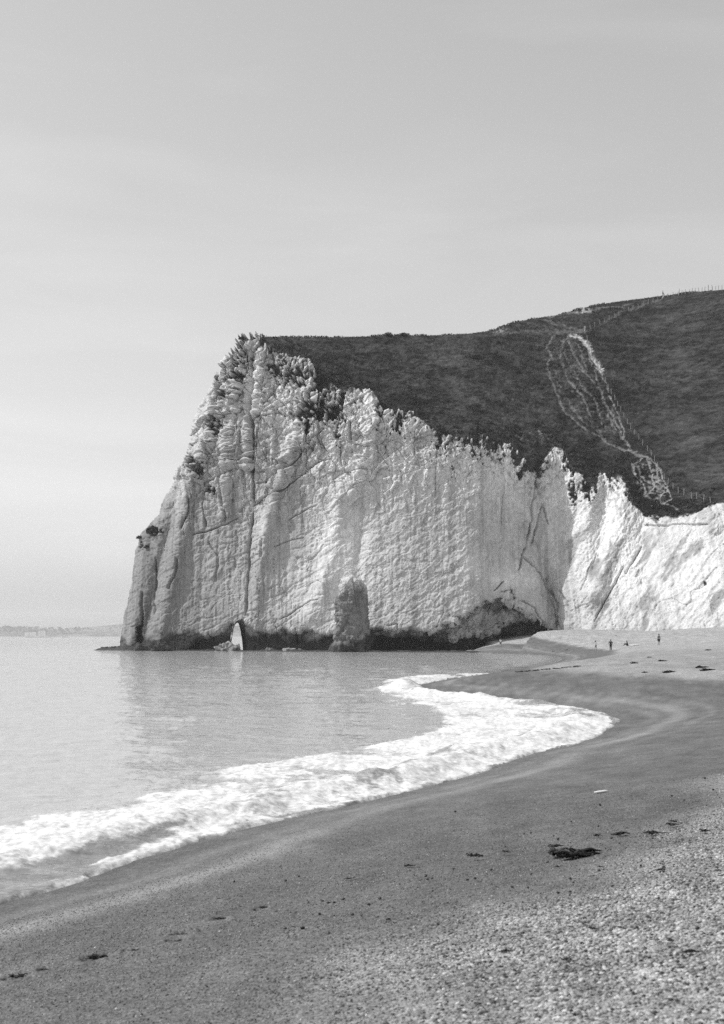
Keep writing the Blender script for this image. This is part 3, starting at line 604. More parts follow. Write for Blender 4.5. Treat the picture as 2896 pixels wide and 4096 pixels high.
fm = b.mr(thr, .78, .98, 0, 1, True); fm = b.math('MULTIPLY', fm, b.mr(foam, .02, .2, 0, 1))
wcol = b.mix(thin, .42, .22)
b.col(b.mix(fm, wcol, b.mr(b.math('ADD', b.math('MULTIPLY', q1, .6), b.math('MULTIPLY', q2, .4)), .40, .58, .46, .78)))
b.val(b.mix(fm, .05, .75), b.p.inputs['Roughness']); b.p.inputs['IOR'].default_value = 1.333
b.val(b.mix(fm, .5, .1), b.p.inputs['Specular IOR Level'])
r1 = b.noise(b.pos((.8, 1.4, 1)), 1.3, 5, .6, .4); r2 = b.noise(b.pos((.25, .6, 1)), .35, 4, .6)
r3 = b.noise(b.pos((.30, .09, 1)), 1.0, 3, .6)
bq = b.bump(r1, b.mix(fm, .8, .6), .16); bq = b.bump(r2, .4, .5, bq); b.bump(r3, .4, .5, bq)
M_SEA = b.m
sea = mesh_np('sea', sv, sf2, M_SEA, True, sa_); tag(sea, 'calm pale sea with a white line of surf', 'sea', kind='structure')

# ------------------------------------------------------------------ sea stack, ledges, boulders
def stone_mesh(seed, sub=4, flat=(1, 1, 1), amp=.28, freq=1.3, facet=.0):
    bm = bmesh.new(); bmesh.ops.create_icosphere(bm, subdivisions=sub, radius=1)
    c = np.array([v.co[:] for v in bm.verts]); d = 1 + amp * fbm(c[:, 0] * freq + seed, c[:, 1] * freq, c[:, 2] * freq, 4, seed)
    f1_, f2_, ci = worley(c[:, 0] * freq * 1.3 + c[:, 2] * .8 + seed, c[:, 1] * freq * 1.3 - c[:, 2] * .9, seed + 3); d += facet * (ci - .5)
    c = c * d[:, None] * np.array(flat)
    for v, q in zip(bm.verts, c): v.co = q
    return bm
def stack():
    bx_, by_ = V(783, 1460); Yc = 304.0
    prof = [(1466, 738, 822), (1452, 742, 822), (1436, 749, 822), (1418, 752, 820), (1408, 756, 820), (1398, 755, 823), (1384, 753, 823), (1370, 756, 824), (1350, 757, 821), (1335, 756, 819), (1318, 760, 815), (1305, 763, 811), (1297, 770, 806), (1292, 779, 797), (1290, 786, 791)]
    pv = np.array(prof, float); ny, na = 170, 210
    yy = np.linspace(1466, 1290, ny); xl = np.interp(-yy, -pv[:, 0], pv[:, 1]); xr = np.interp(-yy, -pv[:, 0], pv[:, 2])
    mpv = Yc / FPX / 2.2417; cxm = ((xl + xr) / 2 / 2.2417 - CX) / FPX * Yc; rad = (xr - xl) / 2 * mpv
    z = EYE + (HOR - yy / 2.2417) / FPX * Yc
    th = np.linspace(0, 2 * np.pi, na, endpoint=False); TH, ZZ = np.meshgrid(th, z)
    sq = 1 / (np.abs(np.cos(TH)) ** 3.2 + np.abs(np.sin(TH)) ** 3.2) ** (1 / 3.2)
    Rr = rad[:, None] * sq
    X = cxm[:, None] + np.cos(TH) * Rr; Y = Yc + np.sin(TH) * Rr * .72
    n = .35 * fbm(X * .35, Y * .35, ZZ * .12, 4, 501) + .45 * fbm(X * .9, Y * .9, ZZ * .8, 4, 503) + .25 * fbm(X * 2.5, Y * 2.5, ZZ * 2.2, 3, 505)
    for zc, a, w in ((2.2, -.8, .35), (6.2, -.55, .35), (3.2, .35, .6), (8.6, -.4, .5)):
        n = n + a * np.exp(-((ZZ + 1.2 * fbm(X * .5, Y * .5, None, 3, int(zc * 10)) - zc) / w) ** 2) * sm(-.5, .3, fbm(np.cos(TH) * 1.2 + zc, np.sin(TH) * 1.2, ZZ * 0, 2, 77))
    n += .8 * facets(X * .5 + Y * .4, ZZ * .22, 21, 1.6)[0] + .35 * facets(X * 1.3 + Y, ZZ * .8, 25, 1.6)[0]
    k = np.clip((z[-1] - ZZ) / .6, 0, 1)
    X += np.cos(TH) * n * k; Y += np.sin(TH) * n * k
    ZZ2 = ZZ + .25 * fbm(X * 1.2, Y * 1.2, None, 3, 507) * sm(z[-1] - 3, z[-1], ZZ)
    v = np.stack([X, Y, ZZ2], -1).reshape(-1, 3); idx = np.arange(ny * na).reshape(ny, na); nx = np.roll(idx, -1, 1)
    f = np.stack([idx[:-1], nx[:-1], nx[1:], idx[1:]], -1).reshape(-1, 4)
    cap = len(v); v = np.concatenate([v, [[cxm[-1], Yc, z[-1] + .3]]]); fc = np.stack([idx[-1], nx[-1], np.full(na, cap), np.full(na, cap)], 1)
    tn = .215 + .08 * fbm(X * .6, Y * .6, ZZ * .4, 4, 509); tn = tn + .40 * sm(z[-1] - 4.5, z[-1] - 1.0, ZZ + 1.5 * fbm(X * .8, Y * .8, None, 3, 511))  # top painted paler where sunlight strikes the stack
    al = sm(3.2, 1.2, ZZ + fbm(X * .5, Y * .5, ZZ * .5, 3, 513)); tn = tn * (1 - .7 * al)
    tn = np.append(tn.ravel(), .7)
    fc3 = fc[:, :3]
    me = bpy.data.meshes.new('sea_stack'); me.from_pydata(v.tolist(), [], f.tolist() + fc3.tolist()); me.materials.append(M_STACK)
    for nme, val in (('tone', tn), ('grass', tn * 0)):
        a = me.attributes.new(nme, 'FLOAT', 'POINT'); a.data.foreach_set('value', val.astype(np.float32))
    me.polygons.foreach_set('use_smooth', [True] * len(me.polygons))
    o = bpy.data.objects.new('sea_stack', me); COL.objects.link(o)
    tag(o, 'tall blunt chalk stack with a sunlit pale crumbling top at the foot of the cliff', 'sea stack')
stack()
M_BOULDER = simple('boulder_chalk', .25, .9, .35, 1.6, .15, .12)
M_BDARK = simple('boulder_dark', .06, .8, .5, 1.6, .2, .12)
def boulder(vx, vy, w, hgt, Y, label, mat, seed, name='boulder'):
    px, py = V(vx, vy); X, _, Z = at(px, py, Y); ww = w / 2.2417 / FPX * Y / 2; hh = hgt / 2.2417 / FPX * Y
    o = bmobj(name, stone_mesh(seed, 4, (ww, ww * .75, hh * .78), .55, 1.9, .7), mat, None, False)
    o.location = (X, Y, -0.05 + hh * .15); tag(o, label, 'boulder', 'boulders fallen at the cliff foot')
boulder(357, 1456, 42, 20, 322, 'rounded boulder in the water between the cliff nose and the arch', M_BDARK, 3)
boulder(508, 1455, 44, 19, 318, 'long pale boulder lying across the foot of the arch', M_BOULDER, 5)
boulder(533, 1456, 14, 16, 319, 'small upright pale boulder at the right end of the long pale one', M_BOULDER, 8)
boulder(604, 1458, 16, 9, 314, 'small grey boulder alone between the arch and the stack', M_BOULDER, 11)
boulder(652, 1459, 30, 9, 313, 'low wide pale boulder to the left of the stack', M_BOULDER, 14)
boulder(671, 1459, 9, 7, 312, 'little pale block touching the low wide boulder near the stack', M_BOULDER, 17)
boulder(312, 1450, 26, 16, 330, 'dark hump of rock beside the slit in the cliff nose', M_BDARK, 19)
def ledge(p0, p1, seed, label, hgt, wdt):
    n, mrow = 260, 14
    u = np.linspace(0, 1, n); pa = np.array(p0); pb = np.array(p1); c = pa + (pb - pa) * u[:, None]; dirn = (pb - pa) / np.linalg.norm(pb - pa); nrm = np.array([dirn[1], -dirn[0]])
    vv = np.linspace(-1, 1, mrow); X = c[:, None, 0] + nrm[0] * vv * wdt; Y = c[:, None, 1] + nrm[1] * vv * wdt
    jag = 1 + .9 * fbm(X * .35, Y * .35, None, 4, seed) + .5 * fbm(X * 1.7, Y * 1.7, None, 3, seed + 9)
    Z = hgt * (1 - vv ** 4) * np.clip(jag, 0, 3) * np.clip(np.minimum(u, 1 - u) * 14, 0, 1)[:, None] - .12
    o = mesh_np('rock_ledge', np.stack([X, Y, Z], -1).reshape(-1, 3), grid_faces(n, mrow), M_DARKROCK, True); tag(o, label, 'rock ledge', 'low rock ledges at the waterline')
def sx(vx, Y): return ((vx / 2.2417 - CX) / FPX * Y, Y)
ledge(sx(232, 346), sx(330, 333), 601, 'low dark spit of rock at the seaward tip of the headland', .8, 3.5)
ledge(sx(345, 326), sx(770, 308), 605, 'weedy dark ledge along the cliff foot from nose to stack', .34, 2.2)
ledge(sx(770, 305), sx(1145, 292), 609, 'weedy dark ledge from the stack to the sand below the cave', .40, 2.4)

# ------------------------------------------------------------------ scrub
def leaf_cloud(n, r, seed, size=.18):
    g = np.random.default_rng(seed); c = g.normal(size=(n, 3)); c /= np.linalg.norm(c, axis=1)[:, None]
    c *= (g.random(n) ** .45)[:, None]; c *= np.array(r)
    c[:, 2] = np.abs(c[:, 2]) * 1.0
    a = g.normal(size=(n, 3)); a /= np.linalg.norm(a, axis=1)[:, None]; bb = np.cross(a, g.normal(size=(n, 3))); bb /= np.linalg.norm(bb, axis=1)[:, None]
    s_ = size * (.5 + g.random(n))[:, None]
    return np.stack([c - a * s_, c + bb * s_ * .55, c + a * s_, c - bb * s_ * .55], 1).reshape(-1, 3)
def quads(nv): return np.arange(nv).reshape(-1, 4)
def shrub(vx, vy, rx, rz, label, seed, n=420, size=.2):
    o = empty('shrub', terrain_pt(vx, vy) + Vector((0, -.2, -.1)))
    v = leaf_cloud(n, (rx, rx * .8, rz), seed, size); mesh_np('foliage', v, quads(len(v)), M_LEAF, False, parent=o)
    bm = bmesh.new()
    for k in range(5):
        a = random.random() * 6.28; tip = Vector((math.cos(a) * rx * .5, math.sin(a) * rx * .4, rz * .6)); mtx = Matrix.Translation(tip / 2) @ tip.to_track_quat('Z', 'Y').to_matrix().to_4x4()
        bmesh.ops.create_cone(bm, segments=5, radius1=.07, radius2=.03, depth=tip.length, matrix=mtx)
    bmobj('stem', bm, M_WOOD, o); tag(o, label, 'shrub', 'shrubs clinging to the chalk')
shrub(345, 1192, 1.9, 1.5, 'largest dark shrub on the low shoulder of the headland nose', 1, 900, .26)
shrub(318, 1208, .9, .7, 'small shrub left of the large one on the headland nose', 2, 200)
shrub(333, 1228, .9, .7, 'small shrub just below the large one on the headland nose', 3, 200)
shrub(428, 1030, .9, 1.3, 'tall dark shrub halfway up the left skyline of the cliff', 4, 500)
shrub(446, 1058, 1.0, 1.2, 'round dark shrub below and right of the tall skyline shrub', 5, 500)
shrub(478, 1104, .8, .5, 'lone small shrub in the middle of the left chalk face', 6, 220)
shrub(511, 890, .9, .5, 'dark shrub on the upper left chalk below the cliff top', 7, 260)
shrub(552, 774, 1.0, .5, 'low shrub on the summit rocks at the left end of the turf', 8, 300)
shrub(870, 752, 1.3, 1.0, 'small bush standing on the flat skyline, left of a pair', 9, 260)
shrub(905, 752, 1.8, .8, 'wider bush standing on the flat skyline, right of a pair', 10, 300)
shrub(1062, 803, 3.2, .9, 'tangled thicket alone in the middle of the turf slope', 11, 700)
# many small clumps along the broken edge of the turf: one mass
gS = np.random.default_rng(5); pt = turf * (1 - soil) * sm(26, 2, np.abs(below)); pt += .35 * hang * (1 - grs)
cand = np.argwhere((gS.random(pt.shape) < pt * .016) & (QX < 715)); vv = []
for r, c in cand:
    k = leaf_cloud(16, (.55, .5, .55), int(r * 1013 + c), .22) * (.5 + gS.random() * .9) + P1[r, c] + N[r, c] * .15; vv.append(k)
vv = np.concatenate(vv); o = mesh_np('cliff_scrub', vv, quads(len(vv)), M_LEAF, False); tag(o, 'dark scrub and long grass fringing the broken cliff edge', 'scrub', kind='stuff')
# long grass standing up along the skyline
vv = []; jt = NR - 1
for k in range(5200):
    px = gS.uniform(262, 712); j = int(np.clip(np.searchsorted(QX[jt], px), 1, NC - 1)); P = P1[jt, j] + np.array([gS.normal() * .2, gS.uniform(-.5, 1.5), -.05])
    dens_ = .35 + .65 * (vnoise(np.array([px * .13]), np.array([3.3]), None, 88)[0] > .1); hh = gS.uniform(.15, .55) * dens_; a = gS.uniform(0, 6.28); w = .05
    vv += [P + [math.cos(a) * w, math.sin(a) * w, 0], P - [math.cos(a) * w, math.sin(a) * w, 0], P + [gS.normal() * .12 - .01, gS.normal() * .1, hh], P + [gS.normal() * .12 + .01, gS.normal() * .1, hh * .97]]
o = mesh_np('skyline_grass', np.array(vv), quads(len(vv)), M_LEAF, False); tag(o, 'long grass standing along the crest of the hill', 'grass', kind='stuff')

# ------------------------------------------------------------------ fences
def fence(pts, nposts, label, tall=None):
    pts = catmull(pts, 6); L = np.cumsum([0] + [math.dist(pts[i], pts[i + 1]) for i in range(len(pts) - 1)])
    tt = np.linspace(0, L[-1], nposts); jx = [np.interp(q + (random.uniform(-1, 1) if 0 < i < nposts - 1 else 0), L, [p[0] for p in pts]) for i, q in enumerate(tt)]
    jy = [np.interp(a_, [p[0] for p in pts], [p[1] for p in pts]) for a_ in jx]
    P = [terrain_pt(a_, c_) for a_, c_ in zip(jx, jy)]
    root = empty('wire_fence', P[0]); tag(root, label, 'fence', 'wire fences on the hill')
    for k, q in enumerate(P):
        h_ = random.uniform(1.25, 1.5) * (1.35 if tall and k in tall else 1); w = .085 * (1.4 if tall and k in tall else 1)
        bm = bmesh.new(); bmesh.ops.create_cone(bm, cap_ends=True, segments=6, radius1=w, radius2=w * .85, depth=h_ + .5)
        o = bmobj('post', bm, M_WOOD, root); o.location = q - P[0] + Vector((0, -.1, h_ / 2 - .25)); o.rotation_euler = (random.uniform(-.06, .06), random.uniform(-.08, .08), 0)
    for zz in (.55, 1.1):
        bm = bmesh.new(); prev = None
        for q in P:
            a_ = q - P[0] + Vector((0, -.1, zz)); r_ = .012; ring = [bm.verts.new(a_ + Vector((0, r_ * math.cos(g_), r_ * math.sin(g_)))) for g_ in (0, 2.09, 4.18)]
            if prev:
                for i in range(3): bm.faces.new((prev[i], prev[(i + 1) % 3], ring[(i + 1) % 3], ring[i]))
            prev = ring
        bmobj('wire', bm, M_WIRE, root)
fence([(1312, 742), (1350, 724), (1400, 702), (1450, 683), (1490, 670), (1520, 663)], 20, 'wire fence climbing the ridge from the path junction to the crest')
fence([(1522, 661), (1560, 655), (1594, 652), (1640, 648)], 17, 'post and wire fence standing against the sky at the top right', tall=(0, 9, 10))
fence([(1312, 746), (1322, 780), (1342, 822), (1362, 868), (1382, 905), (1405, 950), (1430, 985), (1455, 1015), (1475, 1050), (1497, 1085), (1530, 1110), (1565, 1122), (1592, 1130)], 34, 'long wire fence running down the slope beside the worn track')
def sign(vx, vy, label, lean):
    P = terrain_pt(vx, vy); root = empty('marker_board', P); tag(root, label, 'marker')
    bm = bmesh.new(); bmesh.ops.create_cube(bm, size=1, matrix=Matrix.Translation((-.12, 0, .8)) @ Matrix.Rotation(lean, 4, 'Y') @ Matrix.Diagonal((.22, .18, 2.0, 1))); bmobj('post', bm, M_WOOD, root)
    bm = bmesh.new(); bmesh.ops.create_cube(bm, size=1, matrix=Matrix.Translation((.12, -.12, .95)) @ Matrix.Rotation(lean, 4, 'Y') @ Matrix.Diagonal((.26, .05, 1.5, 1))); bmesh.ops.bevel(bm, geom=bm.edges[:], offset=.02, segments=1, affect='EDGES'); bmobj('board', bm, simple('white_board', .75, .6, .05), root)
sign(1311, 744, 'tall white marker board at the corner where the fences meet', R(4))
sign(1487, 672, 'leaning white marker board beside the fence near the crest', R(22))

# ------------------------------------------------------------------ people
def skin_obj(name, verts, edges, radii, mat, parent=None, sub=2, root=0):
    me = bpy.data.meshes.new(name); me.from_pydata(verts, edges, []); o = bpy.data.objects.new(name, me); COL.objects.link(o)
    sk = o.modifiers.new('skin', 'SKIN'); sk.use_smooth_shade = True
    for i, r in enumerate(radii):
        d = me.skin_vertices[0].data[i]; d.radius = (r, r) if not isinstance(r, tuple) else r; d.use_root = (i == root)
    ss = o.modifiers.new('subd', 'SUBSURF'); ss.levels = ss.render_levels = sub
    me.materials.append(mat)
    if parent: o.parent = parent
    return o
def person(vx, vy, rz, label, pose, skin, top, bottom, hair, hgt=1.72, ground=None, longhair=False):
    loc = ground if ground is not None else Vector(ray_beach(vx, vy)); root = empty('person', loc, rz); k = hgt / 1.75; root.scale = (k, k, k)
    J = dict(pel=(0, 0, .95), wai=(0, 0, 1.10), che=(0, 0, 1.32), nek=(0, .0, 1.50), hed=(0, -.01, 1.60), crn=(0, 0, 1.70),
             shL=(-.17, 0, 1.43), elL=(-.25, .02, 1.15), wrL=(-.24, -.06, .90), haL=(-.235, -.08, .82), shR=(.17, 0, 1.43), elR=(.25, .02, 1.15), wrR=(.24, -.06, .90), haR=(.235, -.08, .82),
             hiL=(-.09, 0, .90), knL=(-.10, -.02, .50), anL=(-.10, .02, .09), toL=(-.11, -.16, .03), hiR=(.09, 0, .90), knR=(.10, -.02, .50), anR=(.10, .02, .09), toR=(.11, -.16, .03))
    J.update(pose)
    Rr = dict(pel=(.15, .11), wai=(.125, .09), che=(.16, .105), nek=.052, hed=(.078, .092), crn=(.07, .08), sh=.062, el=.042, wr=.028, ha=(.035, .022), hi=.085, kn=.055, an=.036, to=.034)
    names = list(J); ix = {n: i for i, n in enumerate(names)}; vs_ = [J[n] for n in names]; rad = [Rr.get(n, Rr.get(n[:2])) for n in names]
    E = [('pel', 'wai'), ('wai', 'che'), ('che', 'nek'), ('nek', 'hed'), ('hed', 'crn')]
    for s_ in 'LR': E += [('che', 'sh' + s_), ('sh' + s_, 'el' + s_), ('el' + s_, 'wr' + s_), ('wr' + s_, 'ha' + s_), ('pel', 'hi' + s_), ('hi' + s_, 'kn' + s_), ('kn' + s_, 'an' + s_), ('an' + s_, 'to' + s_)]
    E = [(ix[a_], ix[c_]) for a_, c_ in E]
    for s_, sg in (('L', -1), ('R', 1)):                    # fingers and thumb
        w = Vector(J['wr' + s_]); hnd = Vector(J['ha' + s_]); d = (hnd - w).normalized(); side = d.cross(Vector((1, 0, 0)))
        side = side.normalized() if side.length > .1 else Vector((0, 1, 0))
        for q, ln in ((-.027, .062), (-.009, .075), (.010, .072), (.028, .058)):
            b0 = hnd + side * q + d * .02; b1 = b0 + d * ln * .6; b2 = b1 + (d + Vector((0, -.4, 0))).normalized() * ln * .5
            n0 = len(vs_); vs_ += [b0[:], b1[:], b2[:]]; rad += [.010, .0095, .008]; E += [(ix['ha' + s_], n0), (n0, n0 + 1), (n0 + 1, n0 + 2)]
        b0 = w + d * .03 + side * -.035; b1 = b0 + (d - side * .7).normalized() * .05; n0 = len(vs_); vs_ += [b0[:], b1[:]]; rad += [.011, .009]; E += [(ix['wr' + s_], n0), (n0, n0 + 1)]
    hd = Vector(J['hed']); cr = Vector(J['crn']); up = (cr - hd).normalized()
    n0 = len(vs_); vs_.append((hd + Vector((0, -.105, .01)))[:]); rad.append(.014); E.append((ix['hed'], n0))   # nose
    for sg in (-1, 1): n0 = len(vs_); vs_.append((hd + Vector((sg * .085, .01, .01)))[:]); rad.append(.016); E.append((ix['hed'], n0))   # ears
    skin_obj('body', vs_, E, rad, simple('skin', skin, .6, .08, 3), root, 2)
    def cloth(name, chain, edges, rr, c):
        skin_obj(name, [J[n] if isinstance(n, str) else n for n in chain], edges, rr, simple(name, c, .9, .15, 12), root, 2)
    def lerp(a_, c_, t_): return tuple(Vector(J[a_]).lerp(Vector(J[c_]), t_))
    if top is not None:
        cloth('shirt', ['pel', 'wai', 'che', lerp('che', 'nek', .6), 'shL', lerp('shL', 'elL', .75), 'shR', lerp('shR', 'elR', .75)], [(0, 1), (1, 2), (2, 3), (2, 4), (4, 5), (2, 6), (6, 7)], [(.165, .125), (.15, .11), (.178, .122), .08, .078, .062, .078, .062], top)
    if bottom is not None:
        ln = 1.0 if bottom[1] == 'long' else .8; e_ = 'an' if bottom[1] == 'long' else 'kn'
        ch = ['pel', 'hiL', 'knL' if ln == 1 else lerp('hiL', 'knL', .45), lerp('knL', 'anL', .92) if ln == 1 else lerp('hiL', 'knL', .85), 'hiR', 'knR' if ln == 1 else lerp('hiR', 'knR', .45), lerp('knR', 'anR', .92) if ln == 1 else lerp('hiR', 'knR', .85)]
        cloth('trousers' if ln == 1 else 'shorts', ch, [(0, 1), (1, 2), (2, 3), (0, 4), (4, 5), (5, 6)], [(.172, .13), .105, .074 if ln == 1 else .098, .055 if ln == 1 else .09, .105, .074 if ln == 1 else .098, .055 if ln == 1 else .09], bottom[0])
    bm = bmesh.new(); bmesh.ops.create_icosphere(bm, subdivisions=3, radius=.112)
    for v in list(bm.verts):
        v.co.z *= 1.12
        if v.co.y < -.02 and v.co.z < .045: v.co.y = max(v.co.y, -.02)
        if longhair and v.co.z < 0: v.co.z *= 2.2; v.co.x *= .8
    o = bmobj('hair', bm, simple('hair', hair, .6, .2, 30), root, True); o.location = hd.lerp(cr, .62) + Vector((0, .018, 0))
    for sg in (-1, 1): bm = bmesh.new(); bmesh.ops.create_icosphere(bm, subdivisions=1, radius=.012, matrix=Matrix.Translation(hd + Vector((sg * .033, -.088, .035)))); bmobj('eye', bm, M_EYE, root, True)
    tag(root, label, 'person', 'people by the cliffs'); return root
walk = dict(knL=(-.10, -.16, .52), anL=(-.10, -.18, .10), toL=(-.11, -.36, .05), knR=(.09, .02, .50), anR=(.09, .26, .13), toR=(.10, .14, .03), elL=(-.25, .10, 1.17), wrL=(-.24, .08, .92), haL=(-.235, .06, .84), elR=(.25, -.06, 1.17), wrR=(.24, -.2, .95), haR=(.235, -.25, .88))
person(1122, 1450, R(160), 'person in a pale shirt and dark shorts walking below the sea cave', walk, .25, .6, (.03, 'short'), .05)
person(1335, 1459, R(110), 'slim person in light swimwear stepping along the beach, arm raised', {**walk, 'elR': (.30, -.12, 1.42), 'wrR': (.24, -.22, 1.62), 'haR': (.22, -.24, 1.70)}, .26, .42, (.40, 'short'), .05, 1.66, longhair=True)
person(1369, 1459.5, R(10), 'person in black clothing standing with hands on hips at the water edge', {'elL': (-.36, .08, 1.22), 'wrL': (-.2, -.06, 1.05), 'haL': (-.15, -.1, 1.02), 'elR': (.36, .08, 1.22), 'wrR': (.2, -.06, 1.05), 'haR': (.15, -.1, 1.02)}, .2, .015, (.015, 'long'), .03, 1.7)
sit = dict(pel=(0, .1, .12), wai=(0, .08, .28), che=(0, .0, .50), nek=(0, -.06, .67), hed=(0, -.09, .77), crn=(0, -.08, .87), shL=(-.17, -.01, .60), elL=(-.22, -.2, .38), wrL=(-.14, -.42, .46), haL=(-.10, -.50, .47), shR=(.17, -.01, .60), elR=(.22, -.2, .38), wrR=(.14, -.42, .46), haR=(.10, -.50, .47),
           hiL=(-.09, .06, .11), knL=(-.12, -.34, .36), anL=(-.11, -.62, .08), toL=(-.11, -.80, .05), hiR=(.09, .06, .11), knR=(.12, -.30, .42), anR=(.11, -.56, .08), toR=(.11, -.74, .05))
sp = person(1406, 1448, R(-90), 'dark figure sitting on the sand with knees drawn up', sit, .12, .03, (.03, 'long'), .03)
person(1477, 1447, R(200), 'bare-chested person in dark shorts standing apart on the right', {'knL': (-.13, -.02, .5), 'anL': (-.16, .02, .09), 'toL': (-.2, -.15, .03)}, .16, None, (.02, 'short'), .03, 1.82)
person(1486, 664, R(70), 'hiker in a light top walking on the skyline beside the fence', walk, .08, .35, (.03, 'long'), .03, 1.78, ground=terrain_pt(1486, 664) + Vector((0, .3, .2)))
tx, ty, tz = ray_beach(1421, 1447)
g = np.linspace(-1, 1, 22); TX, TY = np.meshgrid(g, g); Zt = .05 + .06 * fbm(TX * 1.5, TY * 1.5, None, 3, 701)
zb, _ = beach_z(tx + TX * .7, ty + TY * .9)
o = mesh_np('towel', np.stack([tx + TX * .7, ty + TY * .9, zb + Zt + .04], -1).reshape(-1, 3), grid_faces(22, 22), simple('towel_cloth', .75, .95, .08, 10), True)
sd_ = o.modifiers.new('thick', 'SOLIDIFY'); sd_.thickness = .03
tag(o, 'crumpled white towel on the sand behind the seated figure', 'towel')

# ------------------------------------------------------------------ seaweed, stones on the beach
def place_mesh(me, name, vx, vy, rz, label, cat, group, sink=.0):
    X, Y, Z = ray_beach(vx, vy); o = bpy.data.objects.new(name, me); COL.objects.link(o); o.location = (X, Y, Z - sink); o.rotation_euler = (0, -.06, rz); tag(o, label, cat, group); return o
def weed_mesh(seed, L, Wd, nst=7, th=.035):
    g = np.random.default_rng(seed); V_, F_ = [], []
    for k in range(nst):
        m = 14; a = g.normal(0, .25); st = np.array([g.uniform(-.5, .1) * L, g.normal() * Wd * .35]); ln = L * g.uniform(.4, .95); ph = g.uniform(0, 6); w0 = Wd * g.uniform(.12, .3); zz = g.uniform(.2, 1) * th
        pth = []
        for i in range(m):
            u = i / (m - 1); pth.append((st[0] + math.cos(a) * ln * u, st[1] + math.sin(a) * ln * u + Wd * .22 * math.sin(ph + u * 5), zz * (1 + .6 * math.sin(ph * 2 + u * 7)) * (1 - .7 * u) + .006))
        n0 = len(V_); mm = 6
        for i, q in enumerate(pth):
            r_ = w0 * (math.sin(math.pi * min(1, (i + .7) / m)) ** .5) * (1 + .3 * g.normal())
            for j in range(mm):
                t_ = 6.283 * j / mm; V_.append((q[0], q[1] + math.cos(t_) * r_, max(-.01, q[2] + math.sin(t_) * min(r_ * .5, th))))
        for i in range(m - 1):
            for j in range(mm): F_.append((n0 + i * mm + j, n0 + i * mm + (j + 1) % mm, n0 + (i + 1) * mm + (j + 1) % mm, n0 + (i + 1) * mm + j))
    me = bpy.data.meshes.new('seaweed'); me.from_pydata(V_, [], F_); me.materials.append(M_WEED); me.polygons.foreach_set('use_smooth', [True] * len(me.polygons)); return me
GW = 'seaweed scraps on the shingle'
place_mesh(weed_mesh(1, .34, .16, 16, .05), 'seaweed', 1278, 1918, R(8), 'biggest strand of black seaweed, long and lumpy, on the near shingle', 'seaweed', GW)
place_mesh(weed_mesh(22, .14, .13, 10, .055), 'seaweed', 1243, 1916, R(0), 'black tangled root end of the biggest seaweed strand', 'seaweed', GW)
for i, (vx, vy, L, lab) in enumerate([(1243, 1898, .17, 'short seaweed strip just above the biggest black strand'), (1056, 1921, .16, 'seaweed scrap well left of the biggest black strand'), (1130, 1911, .09, 'tiny seaweed scrap between the left scrap and the biggest strand'),
        (915, 1943, .16, 'faint flat seaweed scrap, leftmost of the row by the big strand'), (1385, 1872, .16, 'thin seaweed streak up the beach from the biggest strand'), (1336, 1874, .10, 'small seaweed curl above the right end of the biggest strand'),
        (1462, 1869, .22, 'long thin seaweed streak towards the right edge'), (1502, 1851, .14, 'seaweed clump beside the pair of dark stones at right'), (1508, 1843, .10, 'little seaweed knot on top of the right-hand clump'), (1582, 1865, .14, 'seaweed scrap close to the right edge of the beach'),
        (780, 1971, .14, 'lone faint seaweed streak in the middle of the wet shingle'), (1345, 1945, .10, 'seaweed crumb below the right end of the biggest strand'), (1478, 1952, .13, 'flat seaweed scrap on the pale shingle, far right'), (1250, 1945, .08, 'seaweed crumb directly below the biggest strand'),
        (1345, 2044, .05, 'seaweed crumb in the middle of the pale near shingle'), (1545, 2137, .14, 'dark seaweed smear at the right edge, low down'), (1500, 2112, .08, 'small seaweed wisp above the low right smear'), (1130, 2135, .12, 'seaweed wisp near the bottom, right of centre'), (1265, 2155, .09, 'short curved seaweed wisp close to the bottom edge'),
        (1330, 2085, .10, 'faint seaweed wisp on the lower right shingle'), (960, 2200, .07, 'seaweed crumb near the bottom edge, centre'), (1000, 2152, .08, 'slanting seaweed crumb low in the centre')]):
    L *= .62 if vy > 1930 else .9
    place_mesh(weed_mesh(40 + i, L, L * .45, 7, L * .10 + .006), 'seaweed', vx, vy, random.uniform(-.25, .35), lab, 'seaweed', GW)
for i, (vx, vy, L, lab) in enumerate([(38, 2192, .13, 'dark weed scrap at the left edge, first of the row at lower left'), (100, 2176, .07, 'small dark weed scrap, second from the left edge in the lower row'), (212, 2151, .15, 'widest dark weed scrap of the row at lower left'), (296, 2134, .08, 'small dark weed scrap just left of the round grey stone'), (396, 2114, .10, 'lower of two dark weed scraps right of the round grey stone'), (405, 2098, .10, 'upper of two dark weed scraps right of the round grey stone'), (490, 2062, .10, 'thin weed streak up the beach from the paired scraps'), (586, 2037, .09, 'thinnest weed streak, last of the row climbing from lower left')]):
    place_mesh(weed_mesh(150 + i, L, L * .42, 9, L * .16), 'seaweed', vx, vy, random.uniform(.0, .3), lab, 'seaweed', GW)
GF = 'seaweed clumps on the far sand'
